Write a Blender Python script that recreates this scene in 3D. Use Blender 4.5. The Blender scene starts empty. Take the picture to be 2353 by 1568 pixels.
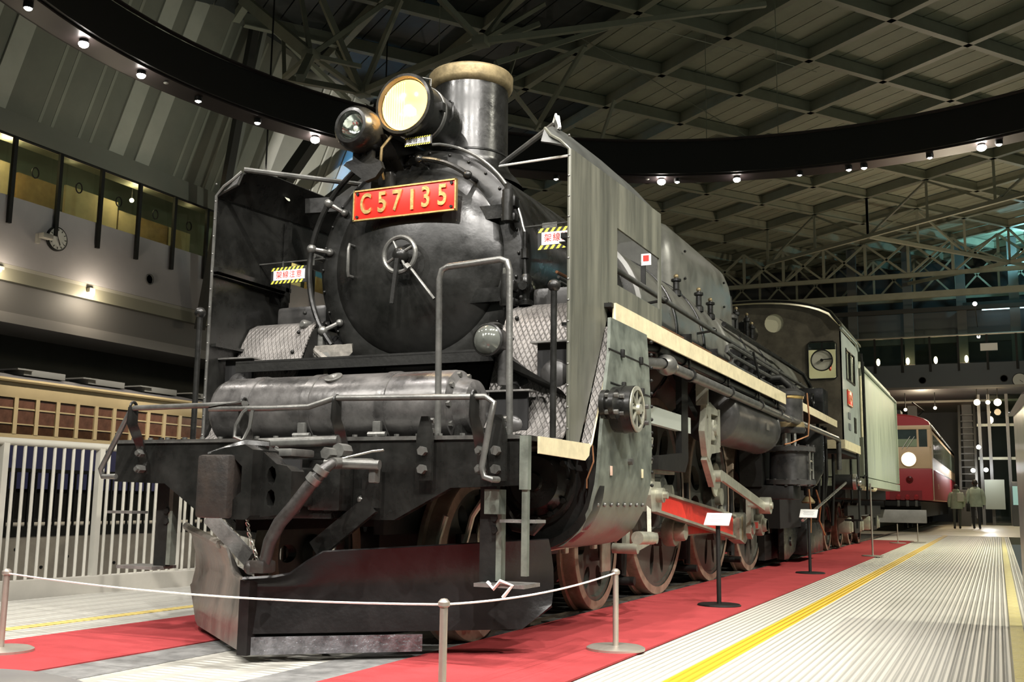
import bpy, bmesh, math, random
from mathutils import Vector, Matrix, Quaternion
from mathutils.geometry import tessellate_polygon
random.seed(7)
SC = bpy.context.scene
COL = SC.collection

# ------------------------------------------------------------------ camera
cam_d = bpy.data.cameras.new('camera'); cam = bpy.data.objects.new('camera', cam_d); COL.objects.link(cam)
_yaw, _pit, _rol = -0.4298, 0.1499, 0.0140
_fw = Vector((math.sin(_yaw)*math.cos(_pit), math.cos(_yaw)*math.cos(_pit), math.sin(_pit)))
_r = Vector((math.cos(_yaw), -math.sin(_yaw), 0)); _u = _r.cross(_fw)
_R = _r*math.cos(_rol) + _u*math.sin(_rol); _U = -_r*math.sin(_rol) + _u*math.cos(_rol)
_m = Matrix((_R, _U, -_fw)).transposed().to_4x4(); _m.translation = Vector((3.3976, -4.6922, 0.8094))
cam.matrix_world = _m
cam_d.sensor_width = 36.0; cam_d.lens = 2420.7/2353*36.0; cam_d.clip_start = 0.05; cam_d.clip_end = 300
SC.camera = cam

# ------------------------------------------------------------------ world, exposure
W = bpy.data.worlds.new('world'); SC.world = W; W.use_nodes = True
W.node_tree.nodes['Background'].inputs[0].default_value = (0.62, 0.68, 0.58, 1)
W.node_tree.nodes['Background'].inputs[1].default_value = 0.075
SC.view_settings.view_transform = 'Standard'; SC.view_settings.look = 'None'
SC.view_settings.gamma = 1; SC.view_settings.use_curve_mapping = False
SC.view_settings.exposure = 1.12

def spot(loc, target, power, color=(1, .93, .82), size=math.radians(50), blend=.6, radius=.06):
    l = bpy.data.lights.new('spot_light', 'SPOT'); l.energy = power; l.color = color
    l.spot_size = size; l.spot_blend = blend; l.shadow_soft_size = radius
    o = bpy.data.objects.new('spot_light', l); COL.objects.link(o)
    o.location = loc; d = Vector(target) - Vector(loc)
    o.rotation_euler = d.to_track_quat('-Z', 'Y').to_euler()
    return o

RC = (0.0, 9.9); RR = 11.45                        # ring beam centre and lamp radius
def ring(a, r=RR, z=9.0):
    a = math.radians(a); return Vector((RC[0]+r*math.cos(a), RC[1]+r*math.sin(a), z))
# key lamps under the ring beam (their fixtures are built with the ring): angle, target, power
KEYS = [(-66, (0.4, 0.8, 1.8), 2100, (1, .95, .88)), (-82, (-.3, .9, 1.8), 1300, (1, .95, .9)),
        (-52, (1.0, 2.0, 1.2), 900, (1, .95, .86)), (-98, (-.6, .6, 1.4), 700, (1, .94, .9)),
        (-35, (1.4, 5.0, 1.5), 2500, (1, .96, .80)), (-20, (1.4, 8.0, 1.6), 1900, (1, .96, .80)),
        (-5, (1.4, 11.0, 1.8), 2300, (1, .96, .80)), (14, (1.4, 15.5, 2.2), 4200, (1, 1, .76)),
        (30, (1.4, 19.0, 2.2), 4200, (1, 1, .76)), (-118, (-2.2, -.6, .3), 500, (1, .93, .85)),
        (-140, (-3.5, 1.0, .3), 400, (1, .93, .85)), (-75, (1.2, -1.2, .2), 500, (1, .94, .86)),
        (-58, (2.8, 3.0, 0), 600, (1, .94, .84)), (10, (2.6, 12.0, 0), 600, (1, .95, .84)),
        (171.5, (-15, 12.5, 2.2), 2600, (1, .92, .78)), (163.7, (-15, 17, 2.2), 1500, (1, .92, .78)), (78.2, (.8, 31, 2.0), 1500, (1, .93, .8)), (156.1, (-8, 6, 0), 500, (1, .93, .85)), (-90, (.9, -3.2, .3), 1100, (1, .94, .88))]  # last entry: unseen lamp added to brighten the round table top
# spotlights added on an unseen bar to light the locomotive front (bar and housings are built with the ring)
BAR = [((-5.0, -7.0, 8.6), (-.3, .9, 2.0), 900), ((-1.5, -7.4, 8.6), (-.4, .6, 1.3), 700), ((2.2, -7.4, 8.6), (.3, .9, 2.2), 1600), ((5.6, -7.0, 8.6), (.8, 1.0, 1.6), 1500), ((8.4, -6.0, 8.6), (1.5, 2.5, 2.0), 1500)]
for a, t, pw in BAR: spot(a, t, pw, (1, .96, .90), math.radians(42), .7, .06)
for a, t, pw, c in KEYS:
    spot(ring(a, z=8.82), t, pw*.52, c, math.radians(52), .8, .05)

# ------------------------------------------------------------------ mesh helpers
class MB:
    def __init__(s): s.v = []; s.f = []
    def add(s, vs, fs):
        n = len(s.v); s.v.extend([tuple(v) for v in vs]); s.f.extend([tuple(i+n for i in f) for f in fs]); return s
    def box(s, c, d, rot=None, bev=0.0):
        x, y, z = d[0]/2, d[1]/2, d[2]/2
        if bev > 0:
            bm = bmesh.new(); bmesh.ops.create_cube(bm, size=1)
            for v in bm.verts: v.co = Vector((v.co.x*d[0], v.co.y*d[1], v.co.z*d[2]))
            bmesh.ops.bevel(bm, geom=bm.edges[:], offset=bev, segments=2, affect='EDGES', profile=.6)
            bm.verts.ensure_lookup_table()
            vs = [v.co.copy() for v in bm.verts]; fs = [[v.index for v in f.verts] for f in bm.faces]; bm.free()
        else:
            vs = [Vector((a*x, b*y, e*z)) for a in (-1, 1) for b in (-1, 1) for e in (-1, 1)]
            fs = [(0, 1, 3, 2), (4, 6, 7, 5), (0, 4, 5, 1), (2, 3, 7, 6), (0, 2, 6, 4), (1, 5, 7, 3)]
        if rot is not None: vs = [rot @ v for v in vs]
        c = Vector(c); return s.add([v+c for v in vs], fs)
    def bb(s, a, b, bev=0.0):        # box from corner to corner
        a, b = Vector(a), Vector(b); return s.box((a+b)/2, [abs(q) for q in (b-a)], None, bev)
    def beam(s, p, q, w, h, up=(0, 0, 1)):
        p, q = Vector(p), Vector(q); d = q-p; L = d.length; d.normalize(); up = Vector(up)
        x = d.cross(up)
        if x.length < 1e-4: x = d.cross(Vector((1, 0, 0)))
        x.normalize(); z = x.cross(d)
        R = Matrix((x, d, z)).transposed()
        return s.box((p+q)/2, (w, L, h), R)
    def tube(s, pts, r, n=8, caps=True, closed=False):
        pts = [Vector(p) for p in pts]; N = len(pts)
        rr = r if isinstance(r, (list, tuple)) else [r]*N
        T = []
        for i in range(N):
            a = pts[i-1] if (i > 0 or closed) else pts[i]; b = pts[(i+1) % N] if (i < N-1 or closed) else pts[i]
            t = b-a
            if t.length < 1e-9: t = Vector((0, 0, 1))
            T.append(t.normalized())
        nrm = T[0].orthogonal().normalized(); vs = []
        for i in range(N):
            if i > 0:
                ax = T[i-1].cross(T[i])
                if ax.length > 1e-6: nrm = Quaternion(ax.normalized(), T[i-1].angle(T[i])) @ nrm
            nrm = (nrm - T[i]*nrm.dot(T[i])).normalized(); b = T[i].cross(nrm)
            for k in range(n):
                a = 2*math.pi*k/n; vs.append(pts[i] + (nrm*math.cos(a)+b*math.sin(a))*rr[i])
        fs = []
        for i in range(N if closed else N-1):
            j = (i+1) % N
            for k in range(n): fs.append((i*n+k, i*n+(k+1) % n, j*n+(k+1) % n, j*n+k))
        if caps and not closed: fs += [tuple(range(n))[::-1], tuple(range((N-1)*n, N*n))]
        return s.add(vs, fs)
    def cyl(s, p, q, r, n=16, r2=None): return s.tube([p, q], [r, r if r2 is None else r2], n)
    def lathe(s, prof, o, ax=(0, 0, 1), n=32, a0=0, a1=360, up=None):
        ax = Vector(ax).normalized(); u = (Vector(up) if up else ax.orthogonal()).normalized(); w = ax.cross(u); o = Vector(o)
        full = abs(a1-a0-360) < 1e-6; m = n if full else n+1; vs = []
        for r, h in prof:
            for k in range(m):
                a = math.radians(a0+(a1-a0)*k/n); vs.append(o+ax*h+(u*math.cos(a)+w*math.sin(a))*r)
        fs = []
        for i in range(len(prof)-1):
            for k in range(n if full else n):
                k2 = (k+1) % m if full else k+1
                fs.append((i*m+k, i*m+k2, (i+1)*m+k2, (i+1)*m+k))
        return s.add(vs, fs)
    def ball(s, c, r, n=12, sc=(1, 1, 1)):
        pr = [(max(1e-4, math.sin(math.pi*i/n)), -math.cos(math.pi*i/n)) for i in range(n+1)]
        t = MB().lathe(pr, (0, 0, 0), n=n+4)
        return s.add([Vector((v[0]*r*sc[0], v[1]*r*sc[1], v[2]*r*sc[2]))+Vector(c) for v in t.v], t.f)
    def prism(s, out, depth, o=(0, 0, 0), u=(1, 0, 0), v=(0, 0, 1), holes=()):
        # outline in (u,v), extruded by depth along u x v
        o, u, v = Vector(o), Vector(u), Vector(v); w = u.cross(v).normalized()
        loops = [list(out)]+[list(h) for h in holes]
        tri = tessellate_polygon([[Vector((a, b, 0)) for a, b in L] for L in loops])
        flat = [p for L in loops for p in L]; n = len(flat)
        vs = [o+u*a+v*b for a, b in flat]+[o+u*a+v*b+w*depth for a, b in flat]
        fs = []
        for t in tri: fs.append(tuple(t)); fs.append(tuple(i+n for i in reversed(t)))
        k = 0
        for L in loops:
            m = len(L)
            for i in range(m): a, b = k+i, k+(i+1) % m; fs.append((a, b, b+n, a+n))
            k += m
        return s.add(vs, fs)
    def sheet(s, grid, th=0.0):       # grid[i][j] of points -> surface, optional thickness by offset normal
        R, Cc = len(grid), len(grid[0]); g = [Vector(p) for row in grid for p in row]
        fs = [(i*Cc+j, i*Cc+j+1, (i+1)*Cc+j+1, (i+1)*Cc+j) for i in range(R-1) for j in range(Cc-1)]
        if th == 0: return s.add(g, fs)
        N = []
        for i in range(R):
            for j in range(Cc):
                a = g[i*Cc+min(j+1, Cc-1)]-g[i*Cc+max(j-1, 0)]; b = g[min(i+1, R-1)*Cc+j]-g[max(i-1, 0)*Cc+j]
                N.append(a.cross(b).normalized())
        n = len(g); vs = g+[p+q*th for p, q in zip(g, N)]
        f2 = [tuple(reversed(f)) for f in fs]+[tuple(i+n for i in f) for f in fs]
        bd = [(0*Cc+j, j+1) for j in range(Cc-1)]+[((R-1)*Cc+j+1, (R-1)*Cc+j) for j in range(Cc-1)]
        bd += [((i+1)*Cc, i*Cc) for i in range(R-1)]+[(i*Cc+Cc-1, (i+1)*Cc+Cc-1) for i in range(R-1)]
        f2 += [(a, b, b+n, a+n) for a, b in bd]
        return s.add(vs, f2)

WL = {}
def wl(o): return WL.get(o.name, Vector((0, 0, 0))) if o else Vector((0, 0, 0))
def mesh(mb, name, m, smooth=38):
    me = bpy.data.meshes.new(name); me.from_pydata(mb.v, [], mb.f); me.validate()
    bm = bmesh.new(); bm.from_mesh(me); bmesh.ops.recalc_face_normals(bm, faces=bm.faces); bm.to_mesh(me); bm.free()
    me.materials.append(m)
    if smooth:
        me.polygons.foreach_set('use_smooth', [True]*len(me.polygons)); me.set_sharp_from_angle(angle=math.radians(smooth))
    me.update(); return me
def depth(o):
    n = 0
    while o.parent: o = o.parent; n += 1
    return n
def put(me, name, parent=None, loc=(0, 0, 0), rot=None, kind=None, label=None):
    while parent and depth(parent) >= 2: parent = parent.parent
    o = bpy.data.objects.new(name, me); COL.objects.link(o)
    L = Vector(loc)
    if parent: o.parent = parent; o.location = L-wl(parent)
    else: o.location = L
    if rot is not None: o.rotation_euler = rot
    WL[o.name] = L
    if kind: o['kind'] = kind
    if label: o['label'] = label
    return o
def obj(name, mb, m, parent=None, smooth=38, **k): return put(mesh(mb, name, m, smooth), name, parent, **k)
def tag(o, label, cat, group=None):
    o['label'] = label; o['category'] = cat
    if group: o['group'] = group
    return o
def thing(name, loc, label, cat, group=None):
    o = bpy.data.objects.new(name, None); COL.objects.link(o); o.location = loc; WL[o.name] = Vector(loc); o.empty_display_size = .2
    return tag(o, label, cat, group)
def struct(name, mb, m, smooth=38, **k): return obj(name, mb, m, None, smooth, kind='structure', **k)

# ------------------------------------------------------------------ materials
def mat(name, col, rough=.5, metal=0.0, var=.0, scale=6.0, bump=.0, bscale=60, emit=None, es=1.0, spec=.5, streak=False, col2=None, rvar=0.0, coat=0.0):
    m = bpy.data.materials.new(name); m.use_nodes = True; nt = m.node_tree; N = nt.nodes; L = nt.links
    b = N['Principled BSDF']; b.inputs['Roughness'].default_value = rough; b.inputs['Metallic'].default_value = metal
    b.inputs['Specular IOR Level'].default_value = spec; b.inputs['Base Color'].default_value = (*col, 1)
    if coat: b.inputs['Coat Weight'].default_value = coat; b.inputs['Coat Roughness'].default_value = .15
    tc = N.new('ShaderNodeTexCoord')
    if var or rvar or col2:
        mp = N.new('ShaderNodeMapping'); L.new(tc.outputs['Object'], mp.inputs[0])
        mp.inputs['Scale'].default_value = (1, 1, .12) if streak else (1, 1, 1)
        nz = N.new('ShaderNodeTexNoise'); nz.inputs['Scale'].default_value = scale; nz.inputs['Detail'].default_value = 6; nz.inputs['Roughness'].default_value = .65
        L.new(mp.outputs[0], nz.inputs['Vector'])
        rp = N.new('ShaderNodeValToRGB'); rp.color_ramp.elements[0].position = .32; rp.color_ramp.elements[1].position = .68
        c2 = col2 or tuple(min(1, c*(1+var)) for c in col); c1 = tuple(c*(1-var) for c in col) if not col2 else col
        rp.color_ramp.elements[0].color = (*c1, 1); rp.color_ramp.elements[1].color = (*c2, 1)
        L.new(nz.outputs[0], rp.inputs[0]); L.new(rp.outputs[0], b.inputs['Base Color'])
        if rvar:
            mr = N.new('ShaderNodeMapRange'); mr.inputs[1].default_value = .3; mr.inputs[2].default_value = .7
            mr.inputs[3].default_value = max(.02, rough-rvar); mr.inputs[4].default_value = min(1, rough+rvar)
            L.new(nz.outputs[0], mr.inputs[0]); L.new(mr.outputs[0], b.inputs['Roughness'])
    if bump:
        n2 = N.new('ShaderNodeTexNoise'); n2.inputs['Scale'].default_value = bscale; n2.inputs['Detail'].default_value = 3
        L.new(tc.outputs['Object'], n2.inputs['Vector'])
        bp = N.new('ShaderNodeBump'); bp.inputs['Strength'].default_value = bump; bp.inputs['Distance'].default_value = .01
        L.new(n2.outputs[0], bp.inputs['Height']); L.new(bp.outputs[0], b.inputs['Normal'])
    if emit:
        b.inputs['Emission Color'].default_value = (*emit, 1); b.inputs['Emission Strength'].default_value = es
    return m
def M(nt, op, a, b=None):
    n = nt.nodes.new('ShaderNodeMath'); n.operation = op
    for i, x in enumerate((a, b)):
        if x is None: continue
        if isinstance(x, (int, float)): n.inputs[i].default_value = x
        else: nt.links.new(x, n.inputs[i])
    return n.outputs[0]

BLK = mat('black_paint', (.011, .011, .010), .30, 0, .5, 5, .10, 25, rvar=.12, spec=.38)
BLKM = mat('black_matt_paint', (.009, .009, .008), .55, 0, .4, 8, .15, 40, spec=.3)
BLKS = mat('sooty_smokebox_paint', (.010, .010, .009), .31, 0, .6, 3.5, .15, 18, rvar=.13)
BLKT = mat('worn_black_tank_metal', (.018, .018, .018), .36, .0, 0, 4, .2, 14, col2=(.060, .058, .055), rvar=.1)
DEFM = mat('deflector_painted_sheen', (.052, .054, .044), .38, 0, 0, 6, .08, 8, col2=(.155, .155, .12), streak=True, rvar=.08)  # black paint; its grey green reflections are put into the colour
CYLM = mat('worn_cylinder_jacket_paint', (.055, .062, .052), .42, 0, 0, 6, .12, 16, col2=(.16, .18, .15), rvar=.12)
TREAD = mat('pale_worn_step_plate', (.17, .165, .155), .45, .3, .25, 9, .2, 90, rvar=.1)
CREAM = mat('cream_edge_paint', (.62, .55, .36), .45, 0, .15, 10, .1, 30)
TANKM = mat('brushed_worn_tank_metal', (.035, .034, .033), .30, .35, 0, 5, .25, 14, col2=(.14, .135, .13), rvar=.1)
STEEL = mat('bright_steel', (.50, .49, .44), .30, .9, .2, 9, .05, 60, rvar=.1)
PIPEM = mat('dark_worn_pipe_steel', (.14, .14, .13), .33, .55, .35, 9, .1, 60)
GRODS = mat('oiled_grey_rod_steel', (.36, .36, .29), .38, .5, .25, 8, .05, 60)
REDP = mat('red_rod_paint', (.62, .035, .022), .42, 0, .15, 8)
RED = mat('red_plate_enamel', (.78, .020, .012), .35, 0, .05, 8)
BRASS = mat('aged_brass', (.62, .44, .17), .34, .9, .25, 14, .1, 60)
BRASSD = mat('dull_brass_band', (.26, .205, .11), .5, .6, .35, 14, .1, 60)
COPPER = mat('copper_pipe', (.55, .27, .14), .35, .8, .2, 14)
WHEEL = mat('dark_wheel_paint', (.060, .062, .052), .42, 0, .45, 6, .1, 30, rvar=.1)
TYRE = mat('tan_tyre_steel', (.30, .235, .175), .45, .35, .3, 10, .08, 60)
PLOW = mat('scuffed_plough_steel', (.10, .095, .085), .40, .25, 0, 5, .25, 22, col2=(.30, .27, .23), streak=True, rvar=.1)
PLOWB = mat('black_plough_paint', (.008, .007, .007), .34, 0, .4, 7, .12, 40, spec=.35)
EDGE = mat('bare_scraper_steel', (.16, .16, .17), .35, .6, .5, 18, .6, 60, rvar=.1)
RUST = mat('rust_worn_casting', (.020, .019, .018), .45, .1, 0, 9, .4, 30, col2=(.042, .033, .027))
RUBBER = mat('worn_hose_rubber', (.030, .028, .026), .40, 0, .5, 20, .15, 60)
WHITE = mat('white_enamel', (.75, .74, .68), .5)
SIGNW = mat('white_card', (.80, .80, .78), .5)
REDI = mat('red_ink', (.55, .03, .02), .5)
BLACKI = mat('black_ink', (.015, .015, .015), .5)
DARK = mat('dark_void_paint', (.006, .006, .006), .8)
ROPE = mat('white_rope', (.72, .72, .68), .8, 0, .1, 60)
POSTM = mat('satin_stanchion_metal', (.50, .46, .40), .38, .7, .08, 12)
LAMPON = mat('lit_headlamp_lens', (.9, .7, .35), .2, emit=(1.0, .62, .22), es=.36)
BULB = mat('glowing_bulb', (1, .9, .7), .3, emit=(1, .86, .55), es=9)
SPOTE = mat('lit_spotlight_lens', (1, 1, 1), .3, emit=(1, .93, .86), es=28)
WARM = mat('lit_warm_lens', (1, .9, .7), .3, emit=(1, .75, .42), es=12)
REFL = mat('silvered_reflector', (.85, .85, .82), .12, 1.0, .1, 12, .3, 8)
def glass(name, tint=(.9, .95, .92), rough=.02):
    m = bpy.data.materials.new(name); m.use_nodes = True; nt = m.node_tree; nt.nodes.clear()
    o = nt.nodes.new('ShaderNodeOutputMaterial'); t = nt.nodes.new('ShaderNodeBsdfTransparent'); g = nt.nodes.new('ShaderNodeBsdfGlossy')
    t.inputs[0].default_value = (*tint, 1); g.inputs[0].default_value = (1, 1, 1, 1); g.inputs['Roughness'].default_value = rough
    f = nt.nodes.new('ShaderNodeFresnel'); f.inputs[0].default_value = 1.45; x = nt.nodes.new('ShaderNodeMixShader')
    gg = nt.nodes.new('ShaderNodeNewGeometry'); mm = nt.nodes.new('ShaderNodeMath'); mm.operation = 'SUBTRACT'; mm.inputs[0].default_value = 1; nt.links.new(gg.outputs['Backfacing'], mm.inputs[1])
    m2 = nt.nodes.new('ShaderNodeMath'); m2.operation = 'MULTIPLY'; nt.links.new(f.outputs[0], m2.inputs[0]); nt.links.new(mm.outputs[0], m2.inputs[1]); nt.links.new(m2.outputs[0], x.inputs[0]); nt.links.new(t.outputs[0], x.inputs[1]); nt.links.new(g.outputs[0], x.inputs[2]); nt.links.new(x.outputs[0], o.inputs[0])
    return m
GLASS = glass('clear_glass')
GLASSG = glass('greenish_glass', (.72, .80, .74))

def ribbed(name, col, col2, pitch, axis='X', cross=0.0, rough=.5, depth=.004, dirt=.12, plates=0):
    m = mat(name, col, rough); nt = m.node_tree; N = nt.nodes; L = nt.links; b = N['Principled BSDF']
    g = N.new('ShaderNodeNewGeometry'); sp = N.new('ShaderNodeSeparateXYZ'); L.new(g.outputs['Position'], sp.inputs[0])
    s = M(nt, 'SINE', M(nt, 'MULTIPLY', sp.outputs[axis], 2*math.pi/pitch)); h = M(nt, 'SMOOTH_MIN', M(nt, 'MULTIPLY', s, 2.2), 1.0)
    if cross:
        ot = 'Y' if axis == 'X' else 'X'
        s2 = M(nt, 'SINE', M(nt, 'MULTIPLY', sp.outputs[ot], 2*math.pi/cross)); h = M(nt, 'MINIMUM', h, M(nt, 'MULTIPLY', s2, 2.2))
    f = M(nt, 'MULTIPLY', M(nt, 'ADD', h, 1.6), .38)
    nz = N.new('ShaderNodeTexNoise'); nz.inputs['Scale'].default_value = 1.1; nz.inputs['Detail'].default_value = 5; L.new(g.outputs['Position'], nz.inputs['Vector'])
    mx = N.new('ShaderNodeMix'); mx.data_type = 'RGBA'; mx.clamp_factor = True
    L.new(f, mx.inputs[0]); mx.inputs[6].default_value = (*col2, 1); mx.inputs[7].default_value = (*col, 1)
    hs = N.new('ShaderNodeHueSaturation'); L.new(mx.outputs[2], hs.inputs['Color'])
    L.new(M(nt, 'ADD', M(nt, 'MULTIPLY', nz.outputs[0], dirt*2), 1-dirt), hs.inputs['Value']); L.new(hs.outputs[0], b.inputs['Base Color'])
    bp = N.new('ShaderNodeBump'); bp.inputs['Strength'].default_value = .6; bp.inputs['Distance'].default_value = depth
    L.new(h, bp.inputs['Height']); L.new(bp.outputs[0], b.inputs['Normal'])
    return m
FLOORW = ribbed('pale_ribbed_floor_plate', (.58, .565, .50), (.42, .41, .365), .040, 'X', rough=.42)
FLOORL = ribbed('pale_checked_floor_plate', (.52, .51, .46), (.38, .37, .33), .060, 'Y', cross=.22, rough=.42)
YEL = ribbed('yellow_ribbed_line', (.80, .52, .03), (.55, .33, .02), .040, 'X', rough=.45)
YELL = ribbed('yellow_checked_line', (.76, .58, .16), (.52, .40, .12), .060, 'Y', rough=.45)
CARPET = mat('red_carpet', (.37, .055, .058), .95, 0, .12, 3, .5, 300, spec=.1)
STRIP = mat('grey_deck_strip', (.17, .17, .165), .6, 0, .35, 9, .2, 60)
RAILM = mat('rail_steel', (.16, .13, .10), .4, .5, .3, 10)
def diamond(name, col):
    m = mat(name, col, .42, .35, .25, 8, rvar=.1); nt = m.node_tree; N = nt.nodes; L = nt.links; b = N['Principled BSDF']
    tc = N.new('ShaderNodeTexCoord'); sp = N.new('ShaderNodeSeparateXYZ'); L.new(tc.outputs['Object'], sp.inputs[0])
    a = M(nt, 'ADD', M(nt, 'MULTIPLY', sp.outputs[0], 1.7), sp.outputs[2]); c = M(nt, 'SUBTRACT', M(nt, 'MULTIPLY', sp.outputs[0], 1.7), sp.outputs[2])
    h = M(nt, 'MAXIMUM', M(nt, 'SINE', M(nt, 'MULTIPLY', a, 110)), M(nt, 'SINE', M(nt, 'MULTIPLY', c, 110)))
    h = M(nt, 'POWER', M(nt, 'MAXIMUM', h, 0.0), 6.0)
    bp = N.new('ShaderNodeBump'); bp.inputs['Strength'].default_value = .8; bp.inputs['Distance'].default_value = .006
    L.new(h, bp.inputs['Height']); L.new(bp.outputs[0], b.inputs['Normal']); return m
DIAM = diamond('diamond_tread_plate', (.17, .16, .15))
# ================================================================== SETTING
# ---- floor
fl = struct('floor', MB().bb((-3.45, -8, -.12), (3.62, 27.5, -.004)), FLOORW, 0)
obj('checked_plate', MB().bb((-3.45, -8, -.05), (-1.6, 27.5, 0)), FLOORL, fl, 0)
obj('checked_plate', MB().bb((-.33, -8, -.05), (.33, 1.6, .001)), FLOORL, fl, 0)
for x0, x1, m in ((1.97, 2.09, YEL), (-2.10, -1.99, YELL)):
    obj('yellow_line', MB().bb((x0, -8, -.01), (x1, 27.5, .003)), m, fl, 0)
for x0, x1 in ((-.64, -.33), (.33, .64)):
    obj('deck_strip', MB().bb((x0, -8, -.02), (x1, .9, .004)), STRIP, fl, 0)
for s in (-1, 1):
    obj('rail', MB().bb((s*.50, .9, -.03), (s*.57, 60, .012)), RAILM, fl, 0)
dk = mat('dark_track_bed', (.045, .043, .04), .8, 0, .4, 5, .4, 30)
obj('track_bed', MB().bb((-.64, .9, -.05), (.64, 27.5, -.001)), dk, fl, 0)
sl = mat('sleeper_plate', (.09, .085, .08), .7, 0, .4, 8, .2, 30)
sm = mesh(MB().box((0, 0, 0), (1.26, .22, .012)), 'sleeper', sl, 0)
for i in range(34): put(sm, 'sleeper', fl, loc=(0, 1.4+i*.72, .004))
YF = mat('warm_stone_floor', (.50, .45, .32), .35, 0, .15, .6, rvar=.08)
struct('floor_far', MB().bb((-9, 27.5, -.2), (14, 62, -.006)), YF, 0)
LN = mat('pale_floor_band', (.62, .6, .52), .4)
obj('floor_band', MB().bb((-4, 27.2, -.01), (3.6, 27.6, .002)), LN, fl, 0)
TT = mat('yellow_tactile_edge', (.80, .70, .30), .5, 0, .1, 20, .6, 120)
tm = mesh(MB().bb((-.04, -.148, -.02), (.04, .148, .006), .003), 'tactile_tile', TT, 30)
for i in range(100): put(tm, 'tactile_tile', fl, loc=(3.47, -3+i*.3, 0))
for s, lab in ((1, 'long red carpet on the camera side of the locomotive wheels'), (-1, 'red carpet strip on the fence side of the locomotive')):
    c = obj('carpet', MB().bb((s*.64, -8, 0), (s*1.60, 21.5, .010)), CARPET, None, 0); tag(c, lab, 'carpet')

# ---- left: pit, kerb, concrete wall
CONC = mat('warm_board_concrete', (.34, .30, .25), .8, 0, .2, 2.5, .2, 30)
KERB = mat('light_grey_kerb', (.42, .40, .35), .6, 0, .1, 3)
struct('floor_left', MB().bb((-30, -8, -1.0), (-3.9, 62, -.8)), mat('dark_pit_floor', (.10, .095, .09), .35, 0, .3, 1), 0)
kp = [(-3.80, -3), (-3.56, 1.19), (-3.27, 3.13), (-2.9, 5.4), (-2.6, 7.6)]
k = MB()
for (a, b), (c, d) in zip(kp, kp[1:]):
    k.add([(a, b, -.1), (c, d, -.1), (c, d, .135), (a, b, .135), (a-.10, b+.01, .135), (c-.10, d+.01, .135), (a-.10, b+.01, -1), (c-.10, d+.01, -1)],
          [(0, 1, 2, 3), (3, 2, 5, 4), (4, 5, 7, 6)])
struct('baseboard_left', k, KERB, 20)
cw = struct('wall_concrete', MB().bb((-8.3, -6, -1), (-8.0, 26, .24)), CONC, 0)
# tie-rod holes
hm = mesh(MB().cyl((0, 0, 0), (.03, 0, 0), .02, 8), 'tie_hole', DARK)
for i in range(20): put(hm, 'tie_hole', cw, loc=(-8.01, 3+i*.42, -.02+.12*((i*7) % 3-1)))

# ---- left gallery building
GW = mat('grey_lilac_wall_panel', (.44, .42, .43), .55, 0, .06, 1)
GD = mat('dark_recess_wall', (.15, .16, .145), .7, 0, .1, 1)
SOF = mat('pale_soffit', (.42, .40, .34), .6, 0, .08, 1)
wlft = struct('wall_left', MB().bb((-17.9, -6, 6.09), (-17.3, 55.9, 7.70)), GW, 0)
obj('soffit', MB().bb((-22, -6, 6.0), (-17.32, 47, 6.085)), SOF, wlft, 0)
obj('soffit_edge', MB().bb((-17.55, -6, 5.70), (-17.32, 47, 6.0)), mat('olive_soffit_trim', (.26, .25, .19), .5), wlft, 0)
obj('lower_beam', MB().bb((-19.2, -6, 5.0), (-17.5, 47, 5.70)), mat('grey_beam_paint', (.17, .165, .16), .6), wlft, 0)
obj('ledge', MB().bb((-19.2, -6, 4.75), (-17.45, 47, 5.0)), mat('pale_ledge', (.30, .29, .28), .6), wlft, 0)
obj('recess_wall', MB().bb((-22.2, -6, -1), (-21.9, 55.9, 6.0)), GD, wlft, 0)
struct('wall_gallery', MB().bb((-19.9, -6, 7.62), (-19.6, 47, 10.5)), mat('olive_gallery_wall', (.13, .145, .12), .6, 0, .1, .5), 0)
gf = struct('floor_gallery', MB().bb((-24, -6, 7.5), (-17.9, 47, 7.62)), mat('gallery_floor', (.22, .20, .17), .5), 0)
# display boards glowing under gallery lamps and added lights
BO = mat('mustard_display_board', (.34, .22, .10), .7, 0, .3, 2); BP = mat('pale_display_board', (.52, .42, .26), .7, 0, .15, 2)
def board(y0, y1, z1, m, lab):
    f = lambda q: -4.7+(q+4.7)*1.06
    t = obj('display_board', MB().bb((-18.42, f(y0), 7.62), (-18.34, f(y1), z1-.15)), m, None, 0); tag(t, lab, 'board', 'display boards in the upper gallery')
board(9.6, 11.9, 9.0, BP, 'brightly lit pale board at the left end of the upper gallery')
board(12.15, 13.3, 8.85, BO, 'brown mustard board just right of the leftmost gallery glow')
board(13.55, 15.25, 8.95, BP, 'wide plain tan board in the gallery above and right of the wall clock')
board(15.3, 15.98, 8.75, BP, 'narrow bright cream board beside the small gallery lamp')
board(16.05, 17.1, 8.75, BO, 'brown board right of the small gallery lamp')
board(17.15, 18.0, 8.75, BP, 'narrow tan board at the right end of the gallery before the deflector')
board(22.2, 23.3, 9.0, BP, 'pale board seen between left deflector and smokebox, left of the glow')
board(23.6, 26.5, 8.75, BO, 'golden board seen just left of the smokebox')
for y, e_ in ((9.5, 7), (11.7, 26), (13.6, 1.5), (15.75, 15), (17.8, 1.5), (20.5, 3), (23.6, 18), (26, 4), (31.5, 6)):  # three match the gallery lamps; the rest are added to light the boards
    l = bpy.data.lights.new('gallery_board_light', 'POINT'); l.energy = e_; l.color = (1, .72, .4); l.shadow_soft_size = .06
    o = bpy.data.objects.new('gallery_board_light', l); COL.objects.link(o); o.location = (-17.65, -4.7+(y+4.7)*1.03, 9.0)
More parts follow.
